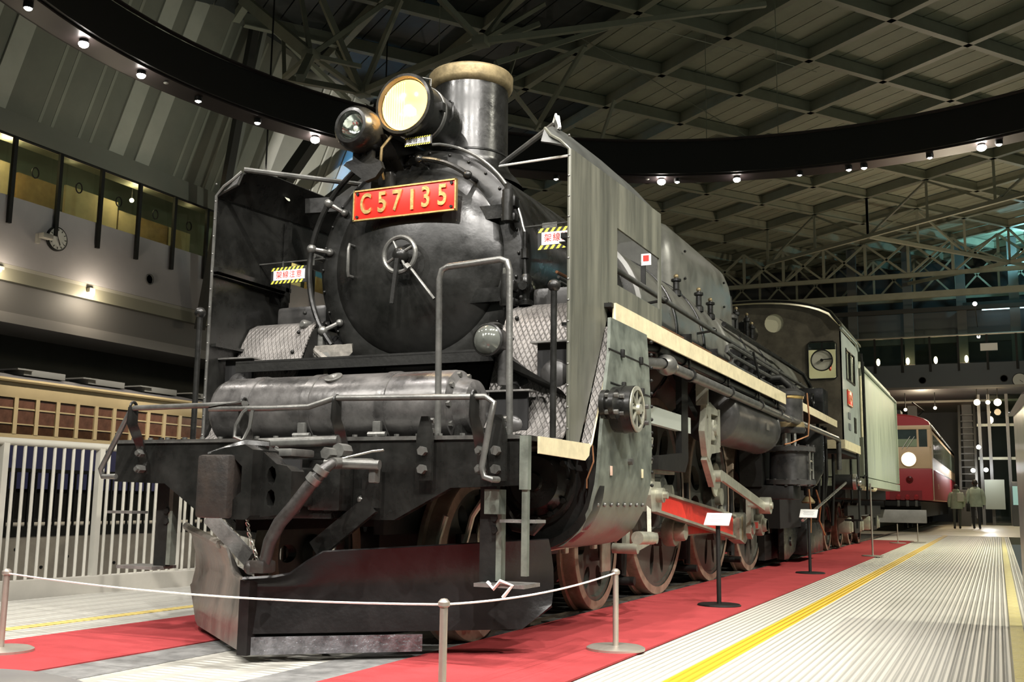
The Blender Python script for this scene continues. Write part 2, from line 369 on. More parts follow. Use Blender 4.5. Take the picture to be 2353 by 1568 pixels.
for i, (y, w) in enumerate(((12.15, 'leftmost'), (16.55, 'middle'), (24.6, 'rightmost'))):
    t = thing('gallery_lamp', (-17.95, y, 8.9), w+' of the three warm lamps glowing above the gallery boards', 'lamp', 'warm gallery lamps')
    obj('lens', MB().ball((-17.95, y, 8.85), .06, 8), WARM, t); obj('stem', MB().cyl((-17.95, y, 8.88), (-17.95, y, 9.7), .012, 6), BLKM, t)
# glass parapet with posts
gl = struct('window_1', MB().bb((-17.34, -6, 7.70), (-17.32, 47, 9.10)), GLASSG, 0)
rl = thing('gallery_railing', (-17.3, 12, 7.7), 'black steel posts and top rail of the glass gallery parapet above the grey wall', 'railing')
obj('top_rail', MB().cyl((-17.28, -6, 9.13), (-17.28, 47, 9.13), .035, 8), BLKM, rl)
pm = mesh(MB().bb((-.03, -.05, -1.22), (.05, .05, .86)), 'post', BLKM, 0)
for i in range(26): put(pm, 'post', rl, loc=(-17.24, 10.76+(i-2)*1.34, 8.25))
rm = mesh(MB().tube([(0, .10*math.cos(a*.5236), .13*math.sin(a*.5236)) for a in range(12)], .018, 6, closed=True), 'ring_handle', BLKM)
for i in range(14): put(rm, 'ring_handle', rl, loc=(-17.31, 11.45+i*1.34, 8.45))
# clock, camera, round vent
c = thing('wall_clock', (-17.3, 13.53, 6.98), 'round white wall clock on the grey gallery wall at left', 'clock')
obj('case', MB().lathe([(.001, 0), (.30, 0), (.30, .07), (.27, .08)], (-17.3, 13.53, 6.98), (1, 0, 0), 32), BLKM, c)
obj('dial', MB().lathe([(.001, .075), (.275, .075)], (-17.3, 13.53, 6.98), (1, 0, 0), 32), WHITE, c, 0)
for i in range(12):
    a = i*math.pi/6; obj('hour_mark', MB().box((-17.215, 13.53+.225*math.sin(a), 6.98+.225*math.cos(a)), (.008, .018, .05), Matrix.Rotation(-a, 3, 'X')), BLACKI, c, 0)
obj('hour_hand', MB().beam((-17.21, 13.53, 6.98), (-17.21, 13.60, 6.83), .008, .022, (1, 0, 0)), BLACKI, c, 0)
obj('minute_hand', MB().beam((-17.205, 13.53, 6.98), (-17.205, 13.43, 7.19), .008, .014, (1, 0, 0)), BLACKI, c, 0)
c = thing('security_camera', (-17.3, 13.0, 6.85), 'small grey box camera mounted left of the wall clock', 'camera')
obj('bracket', MB().bb((-17.3, 12.93, 6.75), (-17.22, 13.02, 6.98)), KERB, c, 0); obj('body', MB().bb((-17.25, 12.95, 6.88), (-17.05, 13.25, 7.0), .02), KERB, c)
c = obj('round_vent', MB().lathe([(.001, 0), (.12, 0), (.12, .03), (.15, .03), (.15, 0)], (-17.3, 16.73, 6.61), (1, 0, 0), 24), mat('grey_vent', (.12, .12, .12), .5), None); tag(c, 'small round dark vent on the grey wall left of the deflector', 'vent')
t = thing('soffit_lamp', (-17.42, 14.7, 5.86), 'single glaring downlight in the soffit below the wall clock', 'lamp')
obj('lens', MB().ball((-17.25, 14.71, 5.83), .085, 10), WARM, t); obj('housing', MB().bb((-17.31, 14.62, 5.86), (-17.2, 14.80, 5.98), .02), SOF, t)
t = thing('soffit_lamp', (-17.42, 11.9, 5.9), 'warm downlight at the left frame edge above the cream coach', 'lamp')
obj('lens', MB().ball((-17.25, 11.98, 5.88), .05, 10), WARM, t); obj('housing', MB().bb((-17.31, 11.9, 5.90), (-17.2, 12.08, 5.98), .015), SOF, t)
for y, e in ((14.7, 24), (11.9, 16), (24, 26), (34, 36)):
    l = bpy.data.lights.new('soffit_lamp_light', 'POINT'); l.energy = e; l.color = (1, .86, .66); l.shadow_soft_size = .08
    o = bpy.data.objects.new('soffit_lamp_light', l); COL.objects.link(o); o.location = (-16.9, y, 5.7)

# ---- sloped striped wall above the gallery
SA = .42
sd = [mat('stripe_panel_dark', (.20, .20, .16), .7, 0, .08, 1), mat('stripe_panel_mid', (.31, .31, .25), .7, 0, .08, 1), mat('stripe_panel_light', (.46, .46, .39), .7, 0, .08, 1)]
up = struct('wall_upper_left', MB().sheet([[(-17.75, -6, 9.35), (-17.75, 55.9, 9.35)], [(-17.75+SA*5, -6, 14.35), (-17.75+SA*5, 55.9, 14.35)]], .05), sd[0], 0)
obj('fascia', MB().bb((-17.9, -6, 9.18), (-17.38, 50, 9.75)), mat('olive_fascia', (.20, .20, .165), .6, 0, .05, 1), up, 0)
y = 8.6; pat = [(.75, 0), (.10, 1), (.28, 0), (.10, 1), (.75, 0), (.10, 1), (.28, 0), (.10, 1), (.55, 0), (.52, 2), (.42, 0), (.52, 2), (.2, 0)]
i = 3
while y < 46:
    w, kx = pat[i % len(pat)]
    kk = kx if y < 21.5 else min(2, kx+1)  # panels one tone lighter from here: lamplit stretch put into their colour
    m = sd[kk]; off = .05+.035*kk
    obj('wall_panel', MB().add([(-17.6+off, y, 9.75), (-17.6+off, y+w-.012, 9.75), (-17.6+off+SA*4.4, y+w-.012, 14.15), (-17.6+off+SA*4.4, y, 14.15),
        (-17.72, y, 9.75), (-17.72, y+w-.012, 9.75), (-17.72+SA*4.4, y+w-.012, 14.15), (-17.72+SA*4.4, y, 14.15)],
        [(0, 1, 2, 3), (4, 7, 6, 5), (0, 4, 5, 1), (3, 2, 6, 7), (0, 3, 7, 4), (1, 5, 6, 2)]), m, up, 0)
    y += w; i += 1
# two added fill lamps, then a white and a blue on the far half
spot((-11.5, 14.0, 8.0), (-16.6, 13.5, 11.2), 150, (.96, 1, .86), math.radians(95), .6)
spot((-11.5, 19.0, 8.0), (-16.6, 18.5, 11.2), 120, (.96, 1, .86), math.radians(95), .6)
spot((-12.5, 23.5, 8.3), (-16.6, 24.2, 11), 900, (1, .96, .92), math.radians(75), .3)
spot((-12.5, 29.5, 8.3), (-16.4, 28.3, 11), 2600, (.05, .42, 1), math.radians(62), .2)
for (x, y, z), lab in (((-11.5, 14.0, 8.0), 'left black floodlight added out of sight behind the ring beam, washing the sloping wall'), ((-11.5, 19.0, 8.0), 'second black floodlight added behind the ring beam, washing the sloping wall'), ((-12.5, 23.5, 8.3), 'black floodlight aimed at the bright stripes of the sloping wall'), ((-12.5, 29.5, 8.3), 'black floodlight throwing blue light on the sloping wall')):
    t = thing('wall_floodlight', (x, y, z), lab, 'lamp'); obj('housing', MB().bb((x, y-.12, z-.12), (x+.2, y+.12, z+.1), .02), BLKM, t); obj('stem', MB().cyl((x+.1, y, z+.1), (x+.1, y, 13.6), .02, 6), BLKM, t)
GRN = mat('grey_green_steelwork', (.27, .28, .215), .55, 0, .1, 2); GRD = mat('dark_steelwork', (.03, .03, .027), .6)
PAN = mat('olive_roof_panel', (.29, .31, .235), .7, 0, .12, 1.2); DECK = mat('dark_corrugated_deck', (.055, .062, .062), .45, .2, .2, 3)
def slope(y, h, o=.12): return (-17.55+SA*h+o, y, 9.75+h)
obj('wall_column', MB().beam((-17.1, 18.6, 5.5), slope(18.2, 4.5, .3), .16, .28, (0, 1, 0)), GRD, up, 0)
obj('wall_column', MB().beam((-17.0, 18.95, 8.0), slope(18.55, 4.5, .35), .12, .16, (0, 1, 0)), mat('pale_steel_pipe', (.27, .28, .25), .5), up, 0)
for a, b, w in (((-16.9, 20.2, 8.6), (-14.9, 21.6, 12.8), .35), ((-16.9, 21.2, 8.4), (-14.9, 25.4, 12.6), .38)):
    obj('brace', MB().beam(a, b, w, w, (0, 1, 0)), GRD, up, 0)

# ---- roof
ce = struct('ceiling', MB().bb((-17, -10, 14.32), (16, 62, 14.45)), DECK, 0)
U = Vector((.599, .801, 0)); V = Vector((.801, -.599, 0)); G0 = Vector((-1.0, 25.5, 14)); S = 3.05
cells = []
for i in range(-14, 14):
    for j in range(-12, 12):
        c = G0+U*(i+.5)*S+V*(j+.5)*S
        if not (-15.2 < c.x < 13 and 6 < c.y < 58): continue
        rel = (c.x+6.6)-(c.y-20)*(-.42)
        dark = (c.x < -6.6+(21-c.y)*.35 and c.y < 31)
        d = (c-cam.location); dep = d.dot(_fw)
        vis = dep > 4 and abs(d.dot(_R)/dep) < .52 and abs(d.dot(_U)/dep) < .36
        cells.append((dep, c, dark, vis))
cells.sort(key=lambda t: t[0]); n_ind = 0
Rg = Matrix((V, U, Vector((0, 0, 1)))).transposed()
pr = mesh(MB().box((0, 0, 0), (S-.03, .575, .07), Rg), 'roof_panel', PAN, 0); prd = mesh(MB().box((0, 0, 0), (S-.03, .575, .07), Rg), 'deck_panel', DECK, 0)
far = MB()
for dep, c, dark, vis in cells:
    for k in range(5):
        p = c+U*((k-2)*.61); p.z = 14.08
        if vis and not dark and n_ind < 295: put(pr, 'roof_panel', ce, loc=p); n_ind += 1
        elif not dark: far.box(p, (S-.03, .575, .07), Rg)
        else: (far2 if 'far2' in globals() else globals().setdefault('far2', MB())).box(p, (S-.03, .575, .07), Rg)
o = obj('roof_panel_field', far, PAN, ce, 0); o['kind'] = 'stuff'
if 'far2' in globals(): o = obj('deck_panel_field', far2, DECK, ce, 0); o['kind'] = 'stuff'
for i in range(-14, 15):                     # beams of both families, web and pale bottom flange
    for D, Ed, r in ((U, V, 0), (V, U, 1)):
        lo, hi = None, None
        for t in range(-60, 61):
            q = G0+Ed*i*S+D*t
            if -15.3 < q.x < 13.5 and 5 < q.y < 59: lo = t if lo is None else lo; hi = t
        if lo is None or hi-lo < 3: continue
        p, q = G0+Ed*i*S+D*lo, G0+Ed*i*S+D*hi; p.z = q.z = 13.84
        b = obj('roof_beam', MB().beam(p, q, .09 if r else .12, .34), GRN, ce, 0)
        p2, q2 = p.copy(), q.copy(); p2.z = q2.z = 13.66
        obj('flange', MB().beam(p2, q2, .20, .03), GRN, b, 0)
def truss(p, q, zt, zb, n, w=.09, xb=False, hang=True):
    p, q = Vector(p), Vector(q); P = lambda t, z: (p.x+(q.x-p.x)*t, p.y+(q.y-p.y)*t, z)
    t = obj('roof_truss', MB().beam(P(0, zb), P(1, zb), w*1.5, w*1.5), GRN, ce, 0)
    for i in range(n+1): obj('truss_member', MB().beam(P(i/n, zb), P(i/n, zt), w, w), GRN, t, 0)
    for i in range(n):
        if xb or i % 2 == 0: obj('truss_member', MB().beam(P(i/n, zb), P((i+1)/n, zt), w*.8, w*.8), GRN, t, 0)
        if xb or i % 2 == 1: obj('truss_member', MB().beam(P(i/n, zt), P((i+1)/n, zb), w*.8, w*.8), GRN, t, 0)
for jj in (0, 3, 6):                        # trusses along V at far grid lines, and along U
    b0 = G0+U*S*(4+jj); truss(b0-V*S*5, b0+V*S*5, 13.6, 12.0, 10, .10)
for jj in (-3, 0, 3):
    b0 = G0+V*S*jj; truss(b0+U*S*4, b0+U*S*11, 13.6, 12.0, 7, .10)
truss((-14, 49, 0), (10, 49, 0), 13.6, 11.9, 12, .13, True)
truss((-14, 53, 0), (10, 53, 0), 13.6, 11.4, 12, .11, True)
obj('end_chord', MB().beam((-14, 49, 10.9), (10, 49, 10.9), .22, .3), GRN, ce, 0)
obj('end_chord', MB().beam((-14, 50.5, 10.4), (10, 50.5, 10.4), .2, .2), GRD, ce, 0)
ms = [((-11.08, 15.07, 11.3), (-13.82, 15.82, 13.6), .26), ((-11.08, 15.07, 11.3), (-12.18, 16.0, 13.6), .10), ((-11.08, 15.07, 11.3), (-10.34, 17.3, 13.6), .12),
      ((-11.08, 15.07, 11.3), (-10.32, 16.09, 11.3), .10), ((-11.08, 15.07, 11.3), (-10.21, 13.52, 10.0), .17), ((-11.19, 17.51, 11.3), (-11.94, 16.62, 13.6), .15),
      ((-11.19, 17.51, 11.3), (-10.05, 17.42, 13.6), .12), ((-11.19, 17.51, 11.3), (-6.97, 15.96, 11.3), .16), ((-11.19, 17.51, 11.3), (-7.27, 20.09, 13.6), .12),
      ((-11.19, 17.51, 11.3), (-12.5, 15.94, 11.3), .14), ((-11.19, 17.51, 11.3), (-11.08, 15.07, 11.3), .11), ((-6.97, 15.96, 11.3), (-4.04, 18.15, 12.2), .14),
      ((-4.04, 18.15, 12.2), (-1.13, 19.7, 12.8), .12), ((-7.16, 17.18, 11.3), (-4.93, 20.48, 13.4), .12), ((-6.97, 15.96, 11.3), (-9.12, 17.81, 13.6), .10),
      ((-6.97, 15.96, 11.3), (-7.35, 18.56, 13.6), .10), ((-6.97, 15.96, 11.3), (-6.72, 19.09, 13.6), .10), ((-5.52, 18.96, 12.2), (-7.32, 20.29, 10.9), .10),
      ((-6.37, 23.67, 12.6), (-6.92, 23.99, 11.5), .08), ((-7.63, 18.83, 11.5), (-6.62, 21.87, 13.6), .10), ((-7.63, 18.83, 11.5), (-8.44, 21.26, 13.6), .08),
      ((-8.36, 22.39, 11.5), (-6.62, 21.87, 13.6), .08), ((-7.7, 19.11, 11.5), (-10.36, 27.36, 13.6), .10), ((-13.82, 15.82, 13.6), (-13.6, 20.5, 12.5), .14),
      ((-6.97, 15.96, 11.3), (-8.8, 14.0, 13.6), .12), ((-7.16, 17.18, 11.3), (-8.6, 19.6, 11.4), .10), ((-11.19, 17.51, 11.3), (-13.4, 19.5, 13.6), .12),
      ((-12.5, 15.94, 11.3), (-13.9, 17.6, 13.6), .10)]
tr = obj('roof_truss', MB().beam((-11.08, 15.07, 11.3), (-12.5, 15.94, 11.3), .12, .12), GRN, ce, 0)
for a, b, w in ms: obj('truss_member', MB().beam(a, b, w, w), GRN, tr, 0)
for c in ((-11.08, 15.07, 11.3), (-11.19, 17.51, 11.3), (-6.97, 15.96, 11.3)): obj('gusset', MB().box(c, (.34, .34, .22), None, .03), GRN, tr)
for p, q in (((-4.04, 18.15, 12.2), (-1.0, 27.0, 13.9)), ((-3.4, 22.8, 14), (-3.4, 22.8, 9.9)), ((-6.9, 21.5, 13.9), (-1.2, 24.8, 10.2))):
    obj('tie_rod', MB().cyl(p, q, .012, 6), GRN, tr)

# ---- ring beam with its spotlights
RB = mat('black_ring_beam_paint', (.010, .009, .008), .55); RS = mat('brown_grey_soffit_paint', (.055, .042, .042), .4, .2)
rb = struct('trim_1', MB().lathe([(11.15, 9.06), (11.15, 9.88), (11.28, 9.96), (11.95, 9.96), (11.95, 9.06), (11.15, 9.06)], (0, 9.9, 0), n=128), RB, 30)
obj('lower_flange', MB().lathe([(11.25, 9.055), (11.25, 9.02), (11.85, 9.02), (11.85, 9.055)], (0, 9.9, 0), n=128), RS, rb)
obj('top_lip', MB().lathe([(11.12, 9.88), (11.05, 9.90), (11.05, 9.93), (11.2, 9.93)], (0, 9.9, 0), n=128), RS, rb)
for a in (20, 96, 140, 200, 250, 310): obj('hanger', MB().cyl(ring(a, 11.5, 9.95), ring(a, 11.5, 13.7), .010, 6), GRN, rb)
vis = [(-166.0, 'bright round spotlight at the top left corner of the ring beam', 1.), (-173.4, 'starry spotlight second from left on the ring beam', 1.3),
       (179, 'spotlight third from left on the left arc of the ring beam', 1.2), (171.5, 'smaller dim spotlight fourth from left on the ring beam', .8),
       (163.7, 'spotlight fifth from left on the ring beam above the left deflector', .9), (156.1, 'glaring spotlight just left of the small round headlamp', 1.5),
       (124.3, 'small spotlight on the ring between chimney and right deflector', .7), (110.7, 'largest glaring spotlight just right of the right deflector', 1.5),
       (108.7, 'small spotlight right beside the largest glaring one', .8), (101.2, 'glaring spotlight above the dome on the ring beam', 1.3), (93.5, 'faint small spotlight near the middle of the right arc', .6),
       (87.6, 'left one of the close pair of spotlights on the right arc', .8), (85.8, 'right one of the close pair of spotlights on the right arc', .9),
       (78.2, 'lone spotlight between the close pair and the bright right pair', .7), (72.4, 'brightest spotlight near the right end of the ring beam', 1.5), (70.5, 'small rightmost spotlight of the ring beam', .9)]
def fixture(a, lab, s, aim):
    p = ring(a); t = thing('ring_spotlight', p, lab, 'spotlight', 'spotlights under the ring beam')
    obj('housing', MB().lathe([(.001, .03), (.08, .03), (.085, -.05), (.07, -.08), (.065, -.05), (.001, -.045)], p, n=16), BLKM, t)
    obj('lens', MB().ball(p+Vector((0, 0, -.065)), .07*s, 10, (1, 1, .75)), SPOTE, t)
for a, lab, s in vis: fixture(a, lab, s, None)
for i, kx in enumerate(KEYS):
    if any(abs((kx[0]-v[0]+180) % 360-180) < 1 for v in vis): continue
    fixture(kx[0], 'unseen ring beam spotlight, place %s counted from the camera side' % ('one two three four five six seven eight nine ten eleven twelve thirteen fourteen fifteen sixteen seventeen eighteen nineteen twenty twenty-one'.split()[i]), 1., None)
lb = thing('added_light_bar', (1.5, -7, 9.2), 'black lighting bar added out of view above to light the locomotive front', 'lighting bar')
obj('bar', MB().tube([(-7, -6.6, 8.95), (-1.5, -7.4, 8.95), (2.2, -7.4, 8.95), (9, -5.8, 8.95)], .05, 8), BLKM, lb)
for x in (-5, 1, 7): obj('hanger', MB().cyl((x, -7, 8.9), (x, -7, 14.3), .02, 6), BLKM, lb)
for a, t_, pw in BAR:
    a = Vector(a); d = (Vector(t_)-a).normalized(); obj('spot_housing', MB().lathe([(.001, -.22), (.08, -.22), (.09, -.02), (.085, -.02), (.08, -.05), (.001, -.05)], a, d, 16).cyl(a-d*.15, a+Vector((0, 0, .33)), .02, 6), BLKM, lb)
for a in (176, 112.5): 
    p = ring(a, 11.4, 8.99); t = obj('round_sensor', MB().ball(p, .05, 8, (1, 1, .4)), WHITE, None); tag(t, 'small pale disc detector on the ring beam '+('left arc' if a == 176 else 'right of the chimney'), 'detector')

# ---- far end: gallery across, back wall, stairs
FB = mat('blue_grey_panel', (.10, .115, .13), .55, 0, .05, 1)
wb = struct('wall_back', MB().bb((-24, 56, -1), (16, 56.3, 14.3)), mat('dark_back_wall', (.05, .053, .055), .7), 0)
br = obj('gallery_front', MB().bb((-12, 50, 5.95), (12, 50.6, 7.62)), FB, wb, 0)
obj('gallery_soffit', MB().bb((-12, 50, 5.75), (12, 55.9, 5.93)), mat('gallery_soffit_paint', (.22, .21, .17), .5), wb, 0)
obj('upper_band', MB().bb((-12, 52.5, 9.0), (12, 52.7, 10.6)), mat('dark_blue_band', (.07, .078, .085), .6), wb, 0)
for x in (-3.2, -.5, 2.0, 4.4): obj('column', MB().bb((x, 51.5, -.1), (x+.45, 51.9, 14)), mat('far_column_paint', (.09, .092, .09), .6), wb, 0)
for x, z in ((.35, 6.85), (3.95, 6.82)):
    v = obj('round_vent', MB().lathe([(.001, 0), (.14, 0), (.14, .03), (.17, .03), (.17, 0)], (x, 50, z), (0, -1, 0), 20), BLKM, None); tag(v, 'round black vent on the far gallery front, '+('above the red railcar' if x < 1 else 'left of the small far clock'), 'vent')
r2 = thing('far_gallery_railing', (0, 49.9, 7.7), 'glass parapet with black posts across the far end gallery', 'railing')
obj('glass_pane', MB().bb((-8, 49.95, 7.65), (12, 49.97, 8.95)), GLASSG, r2, 0); obj('top_rail', MB().cyl((-8, 49.9, 8.98), (12, 49.9, 8.98), .05, 8), POSTM, r2)
pm = mesh(MB().bb((-.05, -.04, -1.7), (.05, .04, 0)), 'post', BLKM, 0)
for i in range(14): put(pm, 'post', r2, loc=(-5.6+i*1.27, 49.88, 8.95))
for i, x in enumerate((-1.75, -.35, .95, 2.35)):
    l = obj('candle_light', MB().ball((x, 51, 7.95), .09, 8, (1, 1, 2)), WARM, None); tag(l, ('leftmost', 'second', 'third', 'rightmost')[i]+' of four small oval lights glowing behind the far parapet', 'lamp', 'oval lights behind the far parapet')
c = thing('far_clock', (4.6, 49.95, 6.72), 'small round white clock on the far gallery at the right frame edge', 'clock')
obj('case', MB().lathe([(.001, 0), (.33, 0), (.33, .06), (.30, .07)], (4.62, 50, 6.72), (0, -1, 0), 24), BLKM, c); obj('dial', MB().lathe([(.001, .075), (.30, .075)], (4.62, 50, 6.72), (0, -1, 0), 24), WHITE, c, 0)
obj('hand', MB().beam((4.62, 49.92, 6.72), (4.75, 49.92, 6.6), .02, .02), BLACKI, c, 0)
s = obj('notice_sign', MB().bb((3.0, 49.7, 8.15), (3.75, 49.75, 8.5)), SIGNW, None, 0); tag(s, 'pale notice hung on the far parapet', 'sign')
for i, (x, z, k) in enumerate(((2.79, 5.27, .13), (3.22, 5.26, .09), (3.6, 5.25, .15), (1.05, 5.15, .07), (-.2, 5.1, .07))):
    l = obj('warm_downlight', MB().ball((x, 45.0+(1 if i > 2 else 0), z), k, 10), WARM, None); tag(l, ('amber glare left of the largest, under the far gallery', 'small amber lamp between two glares under the far gallery', 'largest amber glare beside the cabinet top', 'small lamp above the red railcar roof, right one', 'small lamp above the red railcar roof, left one')[i], 'lamp', 'amber lamps under the far gallery')
    st = obj('stem', MB().cyl((x, 45.0+(1 if i > 2 else 0), z), (x, 45.0+(1 if i > 2 else 0), 5.9), .02, 6), BLKM, l)
obj('lamp_bridge', MB().bb((-3, 44.5, 5.85), (7, 50, 5.95)), GRD, wb, 0)
for x, z in ((2.91, 9.6), (2.48, 2.37), (2.75, 3.39), (3.0, 2.4)):
    l = obj('white_lamp', MB().ball((x, 46.0 if z < 9 else 45, z), .09, 10), SPOTE, None); tag(l, {9.6: 'white lamp high on the far column beside the top gallery', 2.37: 'white glare lamp low beside the far stairs', 3.39: 'white lamp at mid height by the far stairs', 2.4: 'white lamp right of the low stair lamp'}[z], 'lamp')
    obj('arm', MB().bb((x-.02, 46.0 if z < 9 else 45, z-.02), (x+.02, 51.5, z+.02)), GRD, l, 0)
for i, (x, y, z, e, c) in enumerate(((3.2, 42, 5.1, 150, (1, .82, .55)), (2.5, 38, 5.6, 300, (1, .86, .62)), (0.5, 46, 5, 120, (1, .85, .6)), (3.0, 46, 2.5, 60, (.9, .95, 1)))):
    l = bpy.data.lights.new('far_lamp_light', 'POINT'); l.energy = e; l.color = c; l.shadow_soft_size = .2; o = bpy.data.objects.new('far_lamp_light', l); COL.objects.link(o); o.location = (x, y, z)
# stair and lift shaft
sf = thing('staircase', (2.0, 45, 0), 'grey steel staircase rising behind the red railcar', 'staircase')
obj('stringer', MB().beam((1.95, 45, .2), (1.95, 49, 5.4), .1, .35), GRD, sf, 0); obj('stringer', MB().beam((2.6, 45, .2), (2.6, 49, 5.4), .1, .35), GRD, sf, 0)
for i in range(16): obj('tread', MB().bb((2.0, 45.1+i*.24, .35+i*.31), (2.55, 45.34+i*.24, .40+i*.31)), GRD, sf, 0)
sh = thing('lift_shaft', (2.9, 47.5, 0), 'glass and steel lift shaft behind the two walking people', 'lift')
for x in (2.75, 3.15, 3.9, 4.6): obj('shaft_post', MB().bb((x, 47.5, 0), (x+.13, 47.7, 5.9)), mat('shaft_post_paint', (.10, .10, .095), .4), sh, 0)
for z in (2.9, 4.4): obj('shaft_rail', MB().bb((2.7, 47.55, z), (5, 47.65, z+.12)), GRN, sh, 0)
obj('shaft_glass', MB().bb((3.25, 47.6, 0), (4.6, 47.62, 5.8)), GLASSG, sh, 0)
p = obj('info_panel', MB().bb((2.9, 46.9, .7), (3.7, 46.95, 2.0)), mat('pale_green_panel', (.20, .22, .18), .5), None, 0); tag(p, 'pale green upright panel behind the walking people', 'panel')
p = obj('kiosk', MB().bb((1.85, 43.6, 0), (2.35, 44.1, 1.5), .03), mat('dark_kiosk', (.05, .05, .05), .5), None); tag(p, 'dark kiosk standing right of the railcar rear', 'kiosk')
p = obj('vending_machine', MB().bb((3.95, 46, 0), (4.6, 46.7, 1.9), .03), mat('dark_machine', (.04, .045, .05), .3), None); tag(p, 'dark vending machine with lit front right of the walking people', 'machine')
obj('lit_front', MB().bb((4.0, 45.97, .9), (4.5, 46, 1.7)), mat('lit_front_face', (.3, .5, .5), .4, emit=(.3, .6, .6), es=.15), p, 0)
l = bpy.data.lights.new('cold_glint_light', 'POINT'); l.energy = 170; l.color = (.35, .85, .95); l.shadow_soft_size = .15; o = bpy.data.objects.new('cold_glint_light', l); COL.objects.link(o); o.location = (5.2, 50.2, 12.6)  # added cold lamp making the turquoise glints of the roof
t = obj('added_cold_floodlight', MB().bb((5.0, 50.3, 12.2), (5.4, 50.6, 12.5), .02), BLKM, None); tag(t, 'cold floodlight added on the far truss at the right frame edge', 'lamp'); obj('stem', MB().cyl((5.2, 50.45, 12.5), (5.2, 50.45, 14), .03, 6), BLKM, t)
# upper right glass gallery glow
UG = mat('cold_lit_ceiling_strip', (.5, .7, .72), .4, emit=(.55, .85, .9), es=1.6)
ug = struct('ceiling_far_gallery', MB().bb((2.3, 51, 10.6), (9, 56, 10.75)), GRD, 0)
for i in range(5): obj('strip_light', MB().bb((3.0+.15*i, 51.2+i*.8, 10.5), (5.5, 51.3+i*.8, 10.55)), UG, ug, 0)
# ================================================================== LOCOMOTIVE
loco = thing('steam_locomotive', (0, 0, 0), 'black steam locomotive with red number plate and glowing headlamp standing on the track', 'locomotive')
BZ = 2.35                                    # boiler axis height
YA = (0, 1, 0)
# ---- boiler, smokebox, door
sb = obj('smokebox', MB().lathe([(.70, 0), (.755, .015), (.775, .06), (.775, .10), (.765, .12), (.765, 1.9), (.775, 1.92), (.775, 1.98), (.765, 2.0), (.765, 2.4)], (0, 1.22, BZ), YA, 72), BLKS, loco)
obj('front_ring', MB().lathe([(.60, 0), (.72, -.012), (.76, .012), (.765, .05)], (0, 1.21, BZ), YA, 72), BLKS, sb)
for a in range(0, 360, 12):
    r = math.radians(a); obj('rivet', MB().ball((.735*math.cos(r), 1.2, BZ+.735*math.sin(r)), .011, 5), BLKS, sb)
door = obj('smokebox_door', MB().lathe([(.001, -.155), (.12, -.152), (.25, -.138), (.38, -.112), (.48, -.08), (.56, -.045), (.61, -.01), (.635, .012), (.64, .03)], (0, 1.20, BZ), YA, 72), BLKS, loco)
WY, WZ = 1.0, BZ
obj('spindle', MB().cyl((0, 1.07, WZ), (0, .95, WZ), .028, 14).lathe([(.055, 0), (.05, .03), (.03, .05), (.001, .055)], (0, 1.0, WZ), (0, -1, 0), 16), BLK, door)
obj('hand_wheel', MB().tube([(.115*math.cos(i*math.pi/18), .98, WZ+.115*math.sin(i*math.pi/18)) for i in range(36)], .016, 8, closed=True), PIPEM, door)
for k in range(4):
    a = math.radians(28+90*k); obj('wheel_spoke', MB().cyl((.02*math.cos(a), .975, WZ+.02*math.sin(a)), (.11*math.cos(a), .98, WZ+.11*math.sin(a)), .010, 8), PIPEM, door)
obj('locking_handle', MB().tube([(.06, .99, WZ-.08), (.10, .97, WZ-.11), (.27, .96, WZ-.31)], .010, 8).cyl((.055, .97, WZ-.075), (.08, .97, WZ-.1), .022, 8), PIPEM, door)
obj('locking_handle', MB().beam((0, .955, WZ-.03), (-.03, .955, WZ-.32), .026, .022, YA), BLKM, door)
obj('grab_handle', MB().tube([(-.43, 1.12, 2.47), (-.43, 1.05, 2.47), (-.43, 1.04, 2.44), (-.43, 1.04, 2.29), (-.43, 1.05, 2.26), (-.43, 1.12, 2.26)], .011, 8), PIPEM, door)
for z in (2.63, 2.09):
    hh = obj('hinge_strap', MB().prism([(.20, -.04), (.26, -.055), (.64, -.055), (.64, .035), (.26, .035), (.20, .02)], -.05, (0, 1.14 if z < 2.3 else 1.16, z)), BLK, door)
    obj('hinge_knuckle', MB().cyl((.70, 1.10, z-.10), (.70, 1.10, z+.10), .036, 12).box((.70, 1.14, z+.03), (.10, .08, .07), None, .012).box((.70, 1.14, z-.07), (.10, .08, .05), None, .012), BLK, door)
    obj('hinge_bolt', MB().cyl((.70, 1.10, z+.10), (.70, 1.10, z+.14), .024, 6), STEEL if z < 2.3 else BLK, door)
